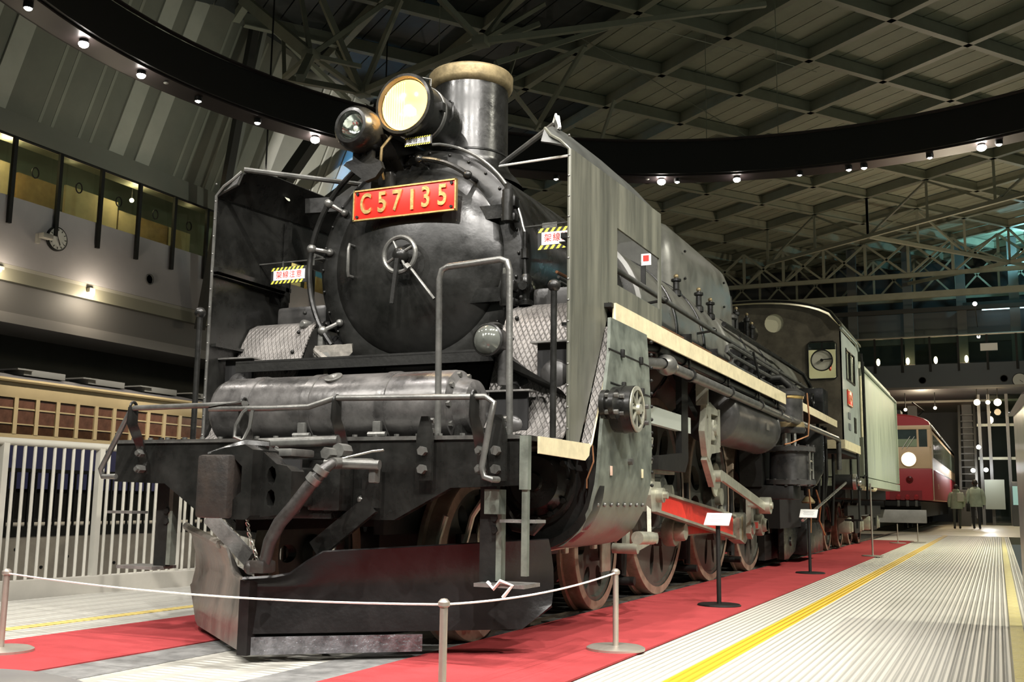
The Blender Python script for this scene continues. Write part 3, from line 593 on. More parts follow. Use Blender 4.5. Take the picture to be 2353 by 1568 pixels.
# number plate
PX, PY, PZ = 0.0, 1.02, 2.715
plate = obj('number_plate', MB().box((PX, PY, PZ), (.765, .018, .205), None, .004), RED, loco, label='red number plate with brass numerals')
fr = MB()
for c, d in (((0, 0, .099), (.765, .026, .010)), ((0, 0, -.099), (.765, .026, .010)), ((.378, 0, 0), (.010, .026, .205)), ((-.378, 0, 0), (.010, .026, .205))): fr.box(Vector(c)+Vector((PX, PY-.004, PZ)), d)
obj('plate_border', fr, BRASS, plate)
for x in (-.35, .35):
    for z in (-.078, .078): obj('plate_bolt', MB().cyl((x, PY-.008, PZ+z), (x, PY-.022, PZ+z), .011, 6), BLKM, plate)
for x in (-.28, .28): obj('plate_bracket', MB().bb((x-.02, PY+.01, PZ-.03), (x+.02, 1.2, PZ+.01)), BLKM, plate)
def text(name, s, h, o, u, v, m, parent, ext=.004, sx=1.0, off=0.0, center=True, bev=0.0, spacing=1.0):
    c = bpy.data.curves.new(name, 'FONT'); c.body = s; c.size = h; c.extrude = ext; c.offset = off; c.bevel_depth = bev; c.space_character = spacing
    if center: c.align_x = 'CENTER'; c.align_y = 'CENTER'
    c.resolution_u = 6
    t = bpy.data.objects.new('tmp', c); COL.objects.link(t); bpy.context.view_layer.update()
    me = bpy.data.meshes.new_from_object(t.evaluated_get(bpy.context.evaluated_depsgraph_get())); bpy.data.objects.remove(t)
    u, v = Vector(u).normalized(), Vector(v).normalized(); w = u.cross(v); Mx = Matrix((u*sx, v, w)).transposed().to_4x4(); Mx.translation = Vector(o)-wl(parent)*0
    me.transform(Mx); me.materials.clear(); me.materials.append(m); me.name = name
    return put(me, name, parent)
for ch, x, w in (('C', -.285, .84), ('5', -.160, .98), ('7', -.050, .98), ('1', .065, .9), ('3', .165, .98), ('5', .285, .98)):
    if ch == '1': obj('brass_numeral', MB().bb((x-.011, PY-.020, PZ-.068), (x+.011, PY-.008, PZ+.068)), BRASS, plate)
    else: text('brass_numeral', ch, .190, (x, PY-.011, PZ), (1, 0, 0), (0, 0, 1), BRASS, plate, .008, w*.78, .0035)
# handrails round the smokebox front
def arc(r, a0, a1, y, n=24, cz=BZ): return [(r*math.cos(math.radians(a0+(a1-a0)*i/n)), y, cz+r*math.sin(math.radians(a0+(a1-a0)*i/n))) for i in range(n+1)]
h = obj('smokebox_handrail', MB().tube(arc(.80, 118, 222, 1.13), .020, 8), BLK, loco)
for a in (120, 146, 170, 213):
    p = Vector(arc(.80, a, a, 1.13, 1)[0]); q = Vector(arc(.69, a, a, 1.19, 1)[0])
    obj('rail_knob', MB().ball(p, .034, 10).cyl(p, q, .016, 8).ball(q, .026, 8), PIPEM, h)
h = obj('smokebox_handrail', MB().tube(arc(.66, 86, 48, 1.08), .018, 8), BLK, loco)
for a in (84, 50): 
    p = Vector(arc(.66, a, a, 1.08, 1)[0]); obj('rail_knob', MB().ball(p, .030, 10).cyl(p, p+Vector((0, .12, 0)), .016, 8), BLK, h)
obj('conduit_pipe', MB().tube([(.12, 1.15, 3.12)]+arc(.79, 78, 12, 1.17, 18)+[(.79, 1.17, 2.46)], .011, 8), PIPEM, loco)
pv = obj('pipe_valve', MB().cyl((.79, 1.17, 2.47), (.79, 1.17, 2.36), .016, 8).cyl((.79, 1.17, 2.36), (.79, 1.17, 2.30), .026, 8).cyl((.79, 1.17, 2.30), (.80, 1.17, 2.14), .014, 8), BLK, loco)
obj('valve_body', MB().lathe([(.02, 0), (.035, .02), (.035, .10), (.022, .12), (.022, .16), (.045, .17), (.045, .20)], (.80, 1.17, 2.20), (0, 0, -1), 14).cyl((.80, 1.12, 2.12), (.80, 1.22, 2.12), .03, 10), BLK, pv)
obj('lower_pipe', MB().tube([(.80, 1.17, 2.0), (.80, 1.19, 1.96), (.80, 1.3, 1.92)], .02, 8), BLK, pv)
# ---- boiler barrel
bo = obj('boiler', MB().lathe([(.765, 0), (.80, .01), (.80, .06), (.785, .08), (.785, 3.2), (.80, 3.21), (.80, 3.27), (.79, 3.28), (.79, 6.0), (.80, 6.05), (.82, 7.8)], (0, 3.55, BZ), YA, 64), mat('boiler_cladding', (.075, .075, .066), .36, 0, 0, 3, .08, 10, col2=(.16, .16, .14), rvar=.1), loco)
for y in (4.6, 5.6, 7.8, 9.0, 10.0): obj('boiler_band', MB().lathe([(.79, 0), (.80, .003), (.80, .06), (.79, .063)], (0, y, BZ), YA, 64), BLK, bo)
obj('firebox', MB().bb((-.72, 8.4, .95), (.72, 11.35, 2.35)), BLKM, loco)
# saddle and front frame
obj('smokebox_saddle', MB().prism([(-.62, 1.0), (.62, 1.0), (.62, 1.45), (.50, 1.75), (-.50, 1.75), (-.62, 1.45)], -1.5, (0, 1.35, 0)), BLKM, loco)
obj('main_frame', MB().bb((-.48, .1, .62), (-.42, 11.8, 1.12)).bb((.42, .1, .62), (.48, 11.8, 1.12)).bb((-.45, .5, .7), (.45, 1.6, 1.05)).bb((-.45, 3.2, .6), (.45, 3.5, 1.2)).bb((-.45, 5.4, .6), (.45, 5.6, 1.2)), BLKM, loco)
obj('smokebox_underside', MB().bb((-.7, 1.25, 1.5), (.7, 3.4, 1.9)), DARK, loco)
# ---- chimney
ch = obj('chimney', MB().lathe([(.40, -.02), (.36, .04), (.31, .09), (.285, .14), (.28, .17), (.275, .78)], (0, 1.93, 3.06), n=48), BLKS, loco)
obj('chimney_cap', MB().lathe([(.275, .72), (.300, .735), (.310, .76), (.312, .83), (.300, .845), (.27, .845), (.25, .82), (.24, .5)], (0, 1.93, 3.06), n=48), BRASSD, ch, label='dull brass band around the chimney lip')
obj('chimney_seam', MB().lathe([(.279, .20), (.285, .205), (.285, .215), (.279, .22)], (0, 1.93, 3.06), n=48), BLK, ch)
# ---- steam dome casing
dm = []
for t, hw, zz in ((0, .30, 3.55), (.04, .38, 3.66), (.12, .42, 3.76), (.25, .44, 3.82), (2.6, .44, 3.82), (2.8, .42, 3.78), (2.92, .38, 3.68), (2.98, .30, 3.52)):
    row = []
    for k in range(13):
        a = math.pi*k/12; c, s_ = math.cos(a), math.sin(a)
        row.append((hw*math.copysign(abs(c)**.6, c), 5.75+t, 2.9+(zz-2.9)*s_**.45))
    dm.append(row)
o = obj('dome_casing', MB().sheet(dm), bpy.data.materials['boiler_cladding'], loco); 
for q_ in (dm[0], dm[-1]): obj('dome_end', MB().add(q_, [tuple(range(13))]), bpy.data.materials['boiler_cladding'], o)
obj('dome_hatch', MB().lathe([(.001, .06), (.16, .06), (.18, .03), (.18, 0)], (0, 6.6, 3.80), n=24), BLK, o)
for y in (6.2, 8.0):
    for z in (3.2, 3.5): obj('dome_bolt', MB().ball((.45, y, z), .015, 6), BLKM, o)
# ---- headlamps
hl = obj('headlamp', MB().lathe([(.001, .56), (.12, .55), (.175, .50), (.190, .42), (.192, .06), (.205, .05), (.212, .02), (.205, -.01), (.185, -.015), (.180, .0), (.176, .03)], (0, .97, 3.355), YA, 40), BLK, loco)
obj('lamp_band', MB().lathe([(.193, .20), (.199, .205), (.199, .235), (.193, .24)], (0, .97, 3.355), YA, 40), PIPEM, hl)
obj('reflector', MB().lathe([(.172, .02), (.15, .09), (.10, .15), (.04, .18), (.001, .185)], (0, .97, 3.355), YA, 32), LAMPON, hl)
obj('bulb', MB().ball((.035, 1.02, 3.315), .030, 10), BULB, hl)
gm = MB().lathe([(.175, .012), (.12, -.006), (.06, -.014), (.001, -.016)], (0, .97, 3.355), YA, 32)
obj('lens', gm, glass('ribbed_lamp_lens', (1, .9, .68), .1), hl)
for i in range(9):
    x = -.14+i*.018; hz = math.sqrt(.165**2-x*x)*.9; obj('lens_rib', MB().cyl((x, .972, 3.355-hz), (x, .972, 3.355+hz), .0022, 4), LAMPON, hl)
obj('latch', MB().box((.20, 1.13, 3.36), (.03, .05, .06), None, .005), BLK, hl); obj('latch_hook', MB().tube([(.19, 1.25, 3.45), (.215, 1.25, 3.43), (.215, 1.25, 3.33), (.19, 1.25, 3.30)], .008, 6), BLK, hl)
obj('top_bracket', MB().tube([(.03, 1.15, 3.55), (.03, 1.15, 3.60), (.07, 1.2, 3.60), (.07, 1.2, 3.55)], .006, 6), PIPEM, hl)
obj('lamp_stand', MB().prism([(.95, 3.16), (1.50, 3.20), (1.55, 3.05), (1.25, 2.95), (1.08, 3.10)], -.24, (-.12, 0, 0), (0, 1, 0), (0, 0, 1)), BLK, hl)
l = bpy.data.lights.new('headlamp_light', 'POINT'); l.energy = 6; l.color = (1, .75, .42); l.shadow_soft_size = .05
o = bpy.data.objects.new('headlamp_light', l); COL.objects.link(o); o.location = (0, .84, 3.33)
h2 = obj('auxiliary_headlamp', MB().lathe([(.001, .34), (.09, .33), (.135, .27), (.150, .18), (.150, .06), (.140, .01), (.118, -.02), (.098, -.022), (.092, -.005), (.088, .03)], (-.30, .83, 3.20), YA, 36), BLK, loco, label='small unlit headlamp with bowl reflector')
obj('reflector', MB().lathe([(.090, .02), (.075, .06), (.045, .09), (.001, .10)], (-.30, .83, 3.20), YA, 24), REFL, h2); obj('bulb', MB().ball((-.30, .88, 3.20), .018, 8), WHITE, h2)
obj('lens', MB().lathe([(.094, -.004), (.05, -.012), (.001, -.014)], (-.30, .83, 3.20), YA, 24), GLASS, h2)
obj('lamp_stand', MB().prism([(-.08, 3.08), (.07, 3.08), (.07, 3.02), (.13, 2.99), (.15, 2.94), (.10, 2.88), (.02, 2.86), (-.07, 2.93), (-.15, 2.99), (-.13, 3.01), (-.08, 3.02)], .04, (-.29, 1.0, 0), holes=[[(-.035, 3.035), (.03, 3.035), (.03, 3.06), (-.035, 3.06)]]), BLKM, h2)
obj('cable', MB().tube([(-.1, 1.0, 3.16), (-.16, .98, 3.08), (-.18, 1.0, 2.98), (-.2, 1.08, 2.9)], .010, 6), BRASSD, h2)
# junction boxes on the smokebox front
obj('junction_box', MB().box((-.16, 1.1, 2.86), (.045, .07, .17), None, .008), BLK, loco); obj('junction_box', MB().box((-.29, 1.14, 2.93), (.06, .06, .16), None, .008), BLKM, loco)
# warning signs (overhead line caution)
def caution(name, o, w, h_, parent, fs, board=True):
    o = Vector(o); t = obj(name, MB().box(o, (w, .008, h_)), BLACKI, parent, 0, label='yellow and black edged warning sign')
    Yl = bpy.data.materials.get('warning_yellow') or mat('warning_yellow', (.80, .74, .08), .5)
    n = int((w+h_)/(h_*.30)); st = h_*.30
    def clip(z0, z1, x0, x1):
        for k in range(-2, n+3):
            xa = -w/2+k*st; pts = []
            q = [(xa+(z0+h_/2)*.75, z0), (xa+st*.5+(z0+h_/2)*.75, z0), (xa+st*.5+(z1+h_/2)*.75, z1), (xa+(z1+h_/2)*.75, z1)]
            if min(p[0] for p in q) < x0 or max(p[0] for p in q) > x1: continue
            obj('stripe', MB().add([(o.x+a, o.y-.0052, o.z+b) for a, b in q], [(0, 1, 2, 3)]), Yl, t, 0)
    b = h_*.2
    clip(h_/2-b, h_/2, -w/2, w/2); clip(-h_/2, -h_/2+b, -w/2, w/2); clip(-h_/2+b, h_/2-b, -w/2, -w/2+b*1.3); clip(-h_/2+b, h_/2-b, w/2-b*1.3, w/2)
    obj('sign_face', MB().box(o+Vector((0, -.006, 0)), (w-2*b, .004, h_-2*b)), SIGNW, t, 0)
    text('lettering', '架線注意', fs, o+Vector((0, -.0088, -.0)), (1, 0, 0), (0, 0, 1), REDI if h_ > .06 else BLACKI, t, .0003, .92, .0002, spacing=1.22 if h_ > .06 else 1)
    return t
t = caution('warning_sign', (-1.0, 1.18, 2.335), .31, .115, loco, .055)
obj('sign_wire', MB().cyl((-1.30, 1.19, 2.43), (-.72, 1.19, 2.43), .005, 6).bb((-.84, 1.185, 2.39), (-.80, 1.19, 2.44)).bb((-1.07, 1.185, 2.39), (-1.06, 1.19, 2.44)), PIPEM, t)
t = caution('warning_sign', (1.03, 1.18, 2.415), .31, .135, loco, .056)
obj('sign_wire', MB().tube([(.78, 1.22, 2.42), (.78, 1.19, 2.505), (1.27, 1.19, 2.515)], .006, 6).bb((.90, 1.185, 2.48), (1.0, 1.19, 2.52)), PIPEM, t)
caution('warning_sign', (.08, 1.04, 3.115), .20, .058, hl, .040)
sp_ = obj('small_sign_plate', MB().box((.79, 3.70, 2.84), (.085, .008, .10)), SIGNW, bo); obj('sign_print', MB().box((.79, 3.695, 2.85), (.05, .004, .05)), REDI, bo); obj('sign_bracket', MB().bb((.74, 3.70, 2.60), (.78, 3.72, 2.82)), BLK, bo)
# ---- smoke deflectors
def deflector(s):
    X = 1.27*s; T = .014
    # main panel outline in (Y, Z) with window opening
    out = [(.70, 1.13), (.84, 1.13), (1.30, 1.90), (1.33, 2.02), (2.47, 2.02), (2.47, 2.87), (.70, 2.80)]
    hole = [(1.50, 2.16), (2.42, 2.16), (2.42, 2.53), (1.50, 2.53)]
    mb = MB().prism(out, T*s, (X-T*s*0, 0, 0), (0, 1, 0), (0, 0, 1), holes=[hole])
    m = DEFM if s > 0 else BLK  # camera side takes the lit grey, far side plain black
    p = obj('smoke_deflector', mb, m, loco)
    # inward-leaning top strip: rounded front corner
    g = []
    for t in (0, .35, .7, 1):
        row = []
        for y, zt in ((.70, 2.86), (.74, 2.95), (.85, 3.0), (1.1, 3.03), (1.7, 3.05), (2.1, 3.05), (2.30, 3.0), (2.47, 2.89)):
            zb = 2.80+.04*(y-.7)
            row.append((X-s*(.005+.17*t**1.3), y, zb+(zt-zb)*t))
        g.append(row)
    obj('inward_top', MB().sheet(g, .012), BLK if s < 0 else mat('deflector_top_sheen', (.045, .047, .042), .4, 0, .3, 5, .1, 20), p)  # same black sheet, less reflected grey put into its colour
    obj('edge_bead', MB().tube([(X, .70, 1.13), (X, .70, 2.80), (X-s*.06, .70, 2.86), (X-s*.12, .71, 2.90), (X-s*.17, .74, 2.96)], .010, 6), PIPEM if s < 0 else DEFM, p)
    obj('fold_bead', MB().tube([(X+s*.004, .72, 2.80), (X+s*.004, 1.2, 2.82), (X+s*.004, 2.47, 2.87)], .006, 6), m, p)
    obj('rear_bead', MB().tube([(X, 2.47, 2.02), (X, 2.47, 2.87), (X-s*.16, 2.44, 2.93)], .012, 6), m, p)
    for z in [1.2+.12*i for i in range(15)]: obj('edge_rivet', MB().ball((X, .695, z), .008, 5), PIPEM, p)
    # inner angle stiffeners
    sx = X-s*.03
    obj('stiffener', MB().bb((sx-.02, .70, 2.28), (sx+.02, 1.5, 2.31)).bb((sx-.03, .70, 2.255), (sx+.01, 1.5, 2.26)), BLK, p)
    obj('stiffener', MB().bb((sx-.02, 1.44, 1.2), (sx+.02, 1.48, 2.80)), BLK, p)
    obj('stiffener', MB().bb((sx-.02, .72, 1.78), (sx+.02, 1.45, 1.80)), BLK, p)
    if s < 0: obj('hole_light_disc', MB().lathe([(.001, 0), (.028, 0)], (X-s*.105, 1.33, 2.945), (1, .0, .6), 20), mat('pale_light_through_hole', (.5, .52, .42), .6), p)  # pale disc stands for light through a round hole
    return p
dr = deflector(1); dl = deflector(-1)
obj('deflector_stay', MB().tube([(-1.10, .76, 2.98), (-.50, 1.3, 2.96)], .018, 8), PIPEM, dl)
obj('deflector_stay', MB().beam((-1.12, 1.5, 2.92), (-.50, 1.7, 2.95), .05, .11), BLK, dl)
obj('deflector_stay', MB().tube([(1.12, .90, 3.0), (1.11, .90, 3.05), (.36, 1.72, 3.13)], .018, 8), PIPEM, dr)
obj('stay_wire', MB().cyl((1.27, .70, 2.76), (.42, 1.56, 3.06), .008, 6), ROPE, dr)
obj('knotted_cord', MB().tube([(1.09, .90, 3.05), (1.11, .88, 3.09), (1.13, .88, 3.03), (1.13, .87, 3.07), (1.17, .80, 2.97)], .010, 5), ROPE, dr)
# ---- buffer beam
beam = obj('buffer_beam', MB().prism([(-1.30, 1.11), (1.30, 1.11), (1.30, .88), (.92, .865), (.60, .70), (-.62, .69), (-.92, .875), (-1.30, .885)], -.05, (0, .0, 0)), BLK, loco)
obj('top_flange', MB().bb((-1.30, -.012, 1.105), (1.30, .16, 1.125)), PIPEM, beam)
for i in range(20): obj('flange_bolt', MB().cyl((-1.22+i*.128, .05, 1.125), (-1.22+i*.128, .05, 1.14), .014, 6), PIPEM, beam)
obj('end_plate', MB().bb((1.30, -.01, .86), (1.345, .03, 1.12)), CYLM, beam)
obj('end_plate', MB().bb((1.31, .0, .45), (1.34, .03, .86)), CYLM, beam)
obj('front_deck', MB().bb((-1.30, .05, 1.08), (1.30, .75, 1.12)), BLK, loco)
obj('step_bracket', MB().bb((1.10, .02, .74), (1.18, .10, .86)), CYLM, beam)
# curved sloping step plates each side
for s in (-1, 1):
    prof = [(.50, 1.125), (.66, 1.14), (.74, 1.20), (.80, 1.32), (.87, 1.50), (.95, 1.68), (1.03, 1.84), (1.10, 1.95), (1.18, 1.99), (1.32, 2.0)]
    g = [[(s*.72, y, z), (s*.98, y, z), (s*1.255, y, z)] for y, z in prof]
    pl = obj('step_plate', MB().sheet(g, .012), DIAM, loco, label='pale diamond tread plate rising to the running board')
    for xx, y, z, w in ((s*.90, .73, 1.20, .24), (s*1.13, .865, 1.49, .22)):
        hb = obj('toe_hole', MB().prism([(-w/2, 0), (w/2, 0), (w/2, .22), (-w/2, .22)], -.02, (xx, y-.015, z)), DARK, pl)
        obj('toe_bulge', MB().ball((xx, y+.0, z+.03), .09, 10, (1.1, .5, .7 if w > .23 else 1.1)), BLKT, hb)
        obj('toe_lip', MB().bb((xx-w/2-.03, y-.06, z+.215), (xx+w/2+.03, y+.05, z+.225)), TREAD, hb)
    for i in range(6): obj('plate_bolt', MB().ball((s*.80, .80+.06*i, 1.34+.14*i), .014, 6), BLKM, pl)
    obj('side_cheek', MB().add([(s*.70, .6, 1.13), (s*.70, 1.2, 1.13), (s*.70, 1.2, 2.0), (s*.70, 1.05, 1.9), (s*.70, .8, 1.35)], [(0, 1, 2, 3, 4)]), BLKM, pl)
    # round steam-pipe casings behind, top lids
    obj('pipe_casing', MB().bb((s*.78, 1.32, 1.95), (s*1.2, 1.9, 2.14), .03), BLKT, pl)
    st = obj('lamp_iron', MB().tube([(s*1.235, .57, 1.13), (s*1.235, .57, 1.95)], .018, 10).ball((s*1.235, .57, 1.98), .036, 12), BLK, loco)
# valve cluster on the left of the smokebox
vc = obj('valve_cluster', MB().box((-.74, 1.17, 1.82), (.16, .10, .20), None, .03).box((-.66, 1.14, 1.72), (.18, .10, .10), None, .03), mat('cast_valve_metal', (.12, .12, .11), .45, .4, .4, 12, .3, 40), loco)
for x, z in ((-.80, 1.96), (-.79, 1.84), (-.72, 1.75)): obj('valve_cap', MB().lathe([(.001, -.05), (.018, -.05), (.034, -.03), (.034, .06)], (x, 1.12, z), YA, 14), PIPEM, vc)
obj('valve_pipe', MB().tube([(-.76, 1.14, 1.95), (-.73, 1.10, 1.80), (-.62, 1.08, 1.72), (-.55, 1.1, 1.68)], .022, 8), mat('pale_pipe_lagging', (.16, .15, .13), .6, 0, .4, 20, .4, 60), vc)
obj('valve_pipe', MB().tube([(-.86, 1.14, 1.72), (-.80, 1.08, 1.69), (-.84, 1.05, 1.66)], .012, 8), BLK, vc)
obj('cloth_lagging', MB().sheet([[(-.76+.05*i+.02*j, 1.12-.03*((i+j) % 2), 1.66+.05*j) for i in range(7)] for j in range(4)], .01), mat('pale_cloth_wrap', (.16, .15, .13), .8, 0, .4, 14), vc)
# ---- shelf in front of the smokebox, main reservoir
sh = obj('front_shelf', MB().bb((-1.05, .72, 1.655), (.80, 1.35, 1.672)).bb((-1.05, .72, 1.60), (.80, .735, 1.66)), BLKM, loco)
obj('shelf_skirt', MB().add([(.80, .72, 1.67), (.80, .74, 1.60), (1.22, .72, 1.42), (1.22, .9, 1.36), (.80, 1.3, 1.60), (.80, 1.3, 1.67)], [(0, 1, 2), (0, 2, 3, 5), (5, 3, 4), (1, 4, 3, 2)]), BLKM, sh)
tk = obj('air_reservoir', MB().lathe([(.001, -.10), (.08, -.097), (.145, -.075), (.187, -.035), (.200, .0), (.200, 1.50), (.197, 1.51), (.197, 1.525), (.165, 1.545), (.158, 1.55), (.140, 1.62), (.085, 1.655), (.001, 1.665)], (-.74, .36, 1.305), (1, 0, 0), 48), TANKM, loco, label='large worn cylindrical air tank across the front deck')
for x in (-.55, -.13, .36, .70):
    if x != .70: obj('tank_strap', MB().lathe([(.201, 0), (.206, .003), (.206, .055), (.201, .058)], (x, .36, 1.305), (1, 0, 0), 48), TANKM, tk)
for x in (-.13, .36):
    obj('strap_clamp', MB().cyl((x-.03, .16, 1.15), (x+.08, .16, 1.15), .014, 8).box((x+.02, .17, 1.17), (.05, .03, .10), None, .006), PIPEM, tk)
obj('tank_plug', MB().lathe([(.05, 0), (.052, .012), (.035, .018), (.022, .014), (.001, .005)], (.03, .255, 1.472), (0, -.53, .85), 20), PIPEM, tk)
for i in range(10):
    a = math.radians(36*i); obj('end_bolt', MB().cyl((.77, .36+.175*math.cos(a), 1.305+.175*math.sin(a)), (.81, .36+.175*math.cos(a), 1.305+.175*math.sin(a)), .016, 6), PIPEM, tk)
for x in (-.6, .3, .8): obj('tank_cradle', MB().bb((x, .25, 1.12), (x+.05, .6, 1.2)), BLKM, tk)
# ---- coupler lifting rail and its stands
lr = obj('uncoupling_lever', MB().tube([(-1.14, -.15, .91), (-1.24, -.15, .91), (-1.25, -.16, .95), (-1.06, -.16, 1.27), (-1.03, -.16, 1.295), (-.24, -.16, 1.30), (-.24, -.19, 1.30), (-.46, -.19, 1.275), (-.05, -.19, 1.268), (.18, -.18, 1.272), (.32, -.16, 1.315), (1.18, -.15, 1.30), (1.225, -.15, 1.27), (1.21, -.15, 1.20), (1.165, -.15, .96), (1.18, -.15, .915), (1.22, -.15, .905), (1.23, -.1, .905)], .0155, 10), PIPEM, loco)
for x in (-1.04, -.26, .33, 1.12):
    g = obj('lever_stand', MB().sheet([[(x-.028*math.cos(a), -.03-.13*min(1, t*1.4)**2-.03*math.sin(a), .93+.37*t), (x+.028*math.cos(a), -.03-.13*min(1, t*1.4)**2+.03*math.sin(a), .93+.37*t)] for t, a in ((0, 0), (.25, 0), (.45, .1), (.6, .9), (.75, 1.2), (.9, 1.3), (1.0, 1.4))], .012), BLK, lr)
    obj('eye', MB().tube([(x, -.155+.024*math.cos(k*math.pi/5), 1.30+.03*math.sin(k*math.pi/5)) for k in range(10)], .009, 6, closed=True), BLK, g)
    for z in (.955, 1.045): obj('stand_bolt', MB().cyl((x, -.05, z), (x, -.095, z), .024, 6).cyl((x, -.09, z), (x, -.11, z), .014, 8), PIPEM, g)
obj('lever_hook', MB().tube([(-.19, -.19, 1.28), (-.22, -.21, 1.25), (-.255, -.22, 1.18), (-.26, -.22, 1.12), (-.21, -.21, 1.10), (-.18, -.2, 1.17), (-.165, -.2, 1.26)], .010, 6), PIPEM, lr)
# central rod and hoop rail
obj('lever_shaft', MB().cyl((-.17, -.12, 1.09), (.33, -.12, 1.10), .028, 12), PIPEM, loco)
hp = obj('hoop_handrail', MB().tube([(.80, .08, 1.02), (.785, .08, 1.95), (.80, .08, 2.00), (.835, .08, 2.015), (1.14, .08, 2.03), (1.175, .08, 2.015), (1.19, .08, 1.97), (1.205, .08, 1.02)], .0175, 10), PIPEM, loco)
for x in (.80, 1.205):
    g = obj('rail_foot', MB().prism([(-.045, 1.0-.1), (.045, .9), (.045, 1.12), (.02, 1.22), (-.02, 1.22), (-.045, 1.12)], .02, (x, -.045, 0)), BLK, hp)
    for z in (.955, 1.045): obj('foot_bolt', MB().cyl((x, -.05, z), (x, -.095, z), .024, 6), PIPEM, g)
    for z in (1.15, 1.2): obj('foot_nut', MB().cyl((x-.03, -.02, z), (x+.03, -.02, z), .014, 6), PIPEM, g)
# ---- marker lamp
ml = obj('marker_lamp', MB().lathe([(.001, .15), (.07, .14), (.085, .11), (.085, .02), (.095, .01), (.095, -.005), (.085, -.01)], (.83, .58, 1.70), YA, 28), BLK, loco, label='small round marker lamp with glass lens')
obj('lens', MB().lathe([(.085, -.005), (.06, -.035), (.03, -.05), (.001, -.055)], (.83, .58, 1.70), YA, 28), mat('grey_marker_lens', (.17, .18, .16), .1, .5, .1, 10), ml)
obj('lamp_top', MB().lathe([(.05, 0), (.055, .02), (.03, .035), (.001, .036)], (.83, .66, 1.775), n=18), BLK, ml); obj('lamp_stem', MB().cyl((.88, .68, 1.45), (.88, .68, 1.65), .03, 10), BLKT, ml)
# ---- coupler
cp = obj('coupler_head', MB().box((-.01, -.60, .855), (.19, .15, .30), None, .018), RUST, loco, label='rust-worn knuckle coupler head')
obj('coupler_jaw', MB().prism([(0, .70), (.13, .70), (.15, .72), (.15, 1.03), (.10, 1.055), (-.02, 1.04), (-.10, 1.02), (-.10, 1.0), (.04, .99), (.09, .95), (.09, .83), (.06, .81), (.03, .77), (0, .76)], -.20, (.04, -.63, 0)), BLK, cp)
obj('guard_arm', MB().prism([(.0, .71), (.16, .73), (.18, .78), (.18, .93), (.15, .955), (.09, .965), (.0, 1.03)], -.10, (.18, -.55, 0), holes=[[(.065+.026*math.cos(q*.785), zc+.045*math.sin(q*.785)) for q in range(8)] for zc in (.80, .91)]), BLK, cp)
obj('coupler_top', MB().tube([(-.10, -.60, 1.01), (-.02, -.58, 1.03), (.08, -.54, 1.055), (.17, -.48, 1.05)], [.012, .02, .035, .03], 8), BLK, cp)
obj('throat_shade', MB().bb((.0, -.47, .74), (.35, -.455, .99)), DARK, cp)  # black sheet standing for the shade inside the open coupler
obj('coupler_shank', MB().bb((-.02, -.45, .76), (.20, .1, .96), .02), BLK, cp); obj('coupler_carrier', MB().bb((-.20, -.12, .70), (.30, -.02, .76), .01).bb((.16, -.14, .74), (.36, -.01, 1.0), .02), BLK, cp)
obj('pin_lifter', MB().tube([(-.10, -.30, 1.04), (-.09, -.30, 1.02), (.06, -.30, 1.03), (.08, -.30, 1.06)], .010, 6).box((.0, -.24, 1.03), (.40, .20, .04), None, .012), PIPEM, cp)
# brake hose with tap
bh = obj('brake_hose', MB().tube([(.54, -.48, .97), (.53, -.54, .935), (.47, -.56, .86), (.40, -.57, .77), (.32, -.57, .69), (.26, -.56, .60), (.22, -.54, .50)], [.024, .028, .032, .034, .033, .031, .028], 12), RUBBER, loco, label='grey worn rubber brake hose')
obj('hose_clip', MB().cyl((.50, -.55, .905), (.48, -.555, .88), .038, 12).cyl((.53, -.54, .945), (.515, -.545, .92), .038, 12), PIPEM, bh)
obj('hose_coupling', MB().box((.20, -.53, .48), (.09, .10, .06), None, .015).ball((.15, -.55, .475), .035, 8), RUST, bh)
obj('angle_cock', MB().cyl((.46, -.42, .975), (.74, -.38, .965), .024, 12).cyl((.52, -.10, .98), (.54, -.48, .97), .028, 10).box((.70, -.36, .93), (.04, .05, .10), None, .01), PIPEM, bh)
obj('cock_handle', MB().tube([(.52, -.40, .99), (.70, -.38, 1.03), (.76, -.38, 1.035)], .006, 6), STEEL, bh)
obj('cock_nuts', MB().cyl((.47, -.36, 1.02), (.47, -.44, 1.02), .030, 6), PIPEM, bh)
obj('cock_nut', MB().cyl((.50, -.30, 1.035), (.50, -.38, 1.035), .036, 8), PIPEM, bh); obj('beam_bolt', MB().ball((.44, -.06, .80), .022, 8), PIPEM, bh)
# chain
pts = [Vector((.12, -.56, .70)), Vector((.14, -.56, .62)), Vector((.17, -.55, .55)), Vector((.18, -.54, .50))]
root = obj('safety_chain', MB().tube([(.12, -.56, .74), (.12, -.56, .69)], .005, 6), STEEL, loco)
for i in range(11):
    t = i/10*3; k = min(2, int(t)); p = pts[k].lerp(pts[k+1], t-k); L = MB()
    ax = Vector((1, 0, 0)) if i % 2 else Vector((0, 1, 0)); dn = Vector((.12, .5, -.85)).normalized()
    L.tube([p+dn*.014*math.cos(q*math.pi/5)+ax*.008*math.sin(q*math.pi/5) for q in range(10)], .0030, 5, closed=True); obj('chain_link', L, STEEL, root)
# plow stay bracket, chute strap
obj('plough_stay', MB().beam((.50, -.06, .99), (.50, -.06, .76), .10, .03, YA).beam((.505, -.06, .78), (.20, -.10, .54), .10, .03, YA), BLK, loco)
obj('drain_strap', MB().beam((-.52, -.08, .70), (-.18, -.14, .48), .08, .025, (0, 1, 0)), TREAD, loco)
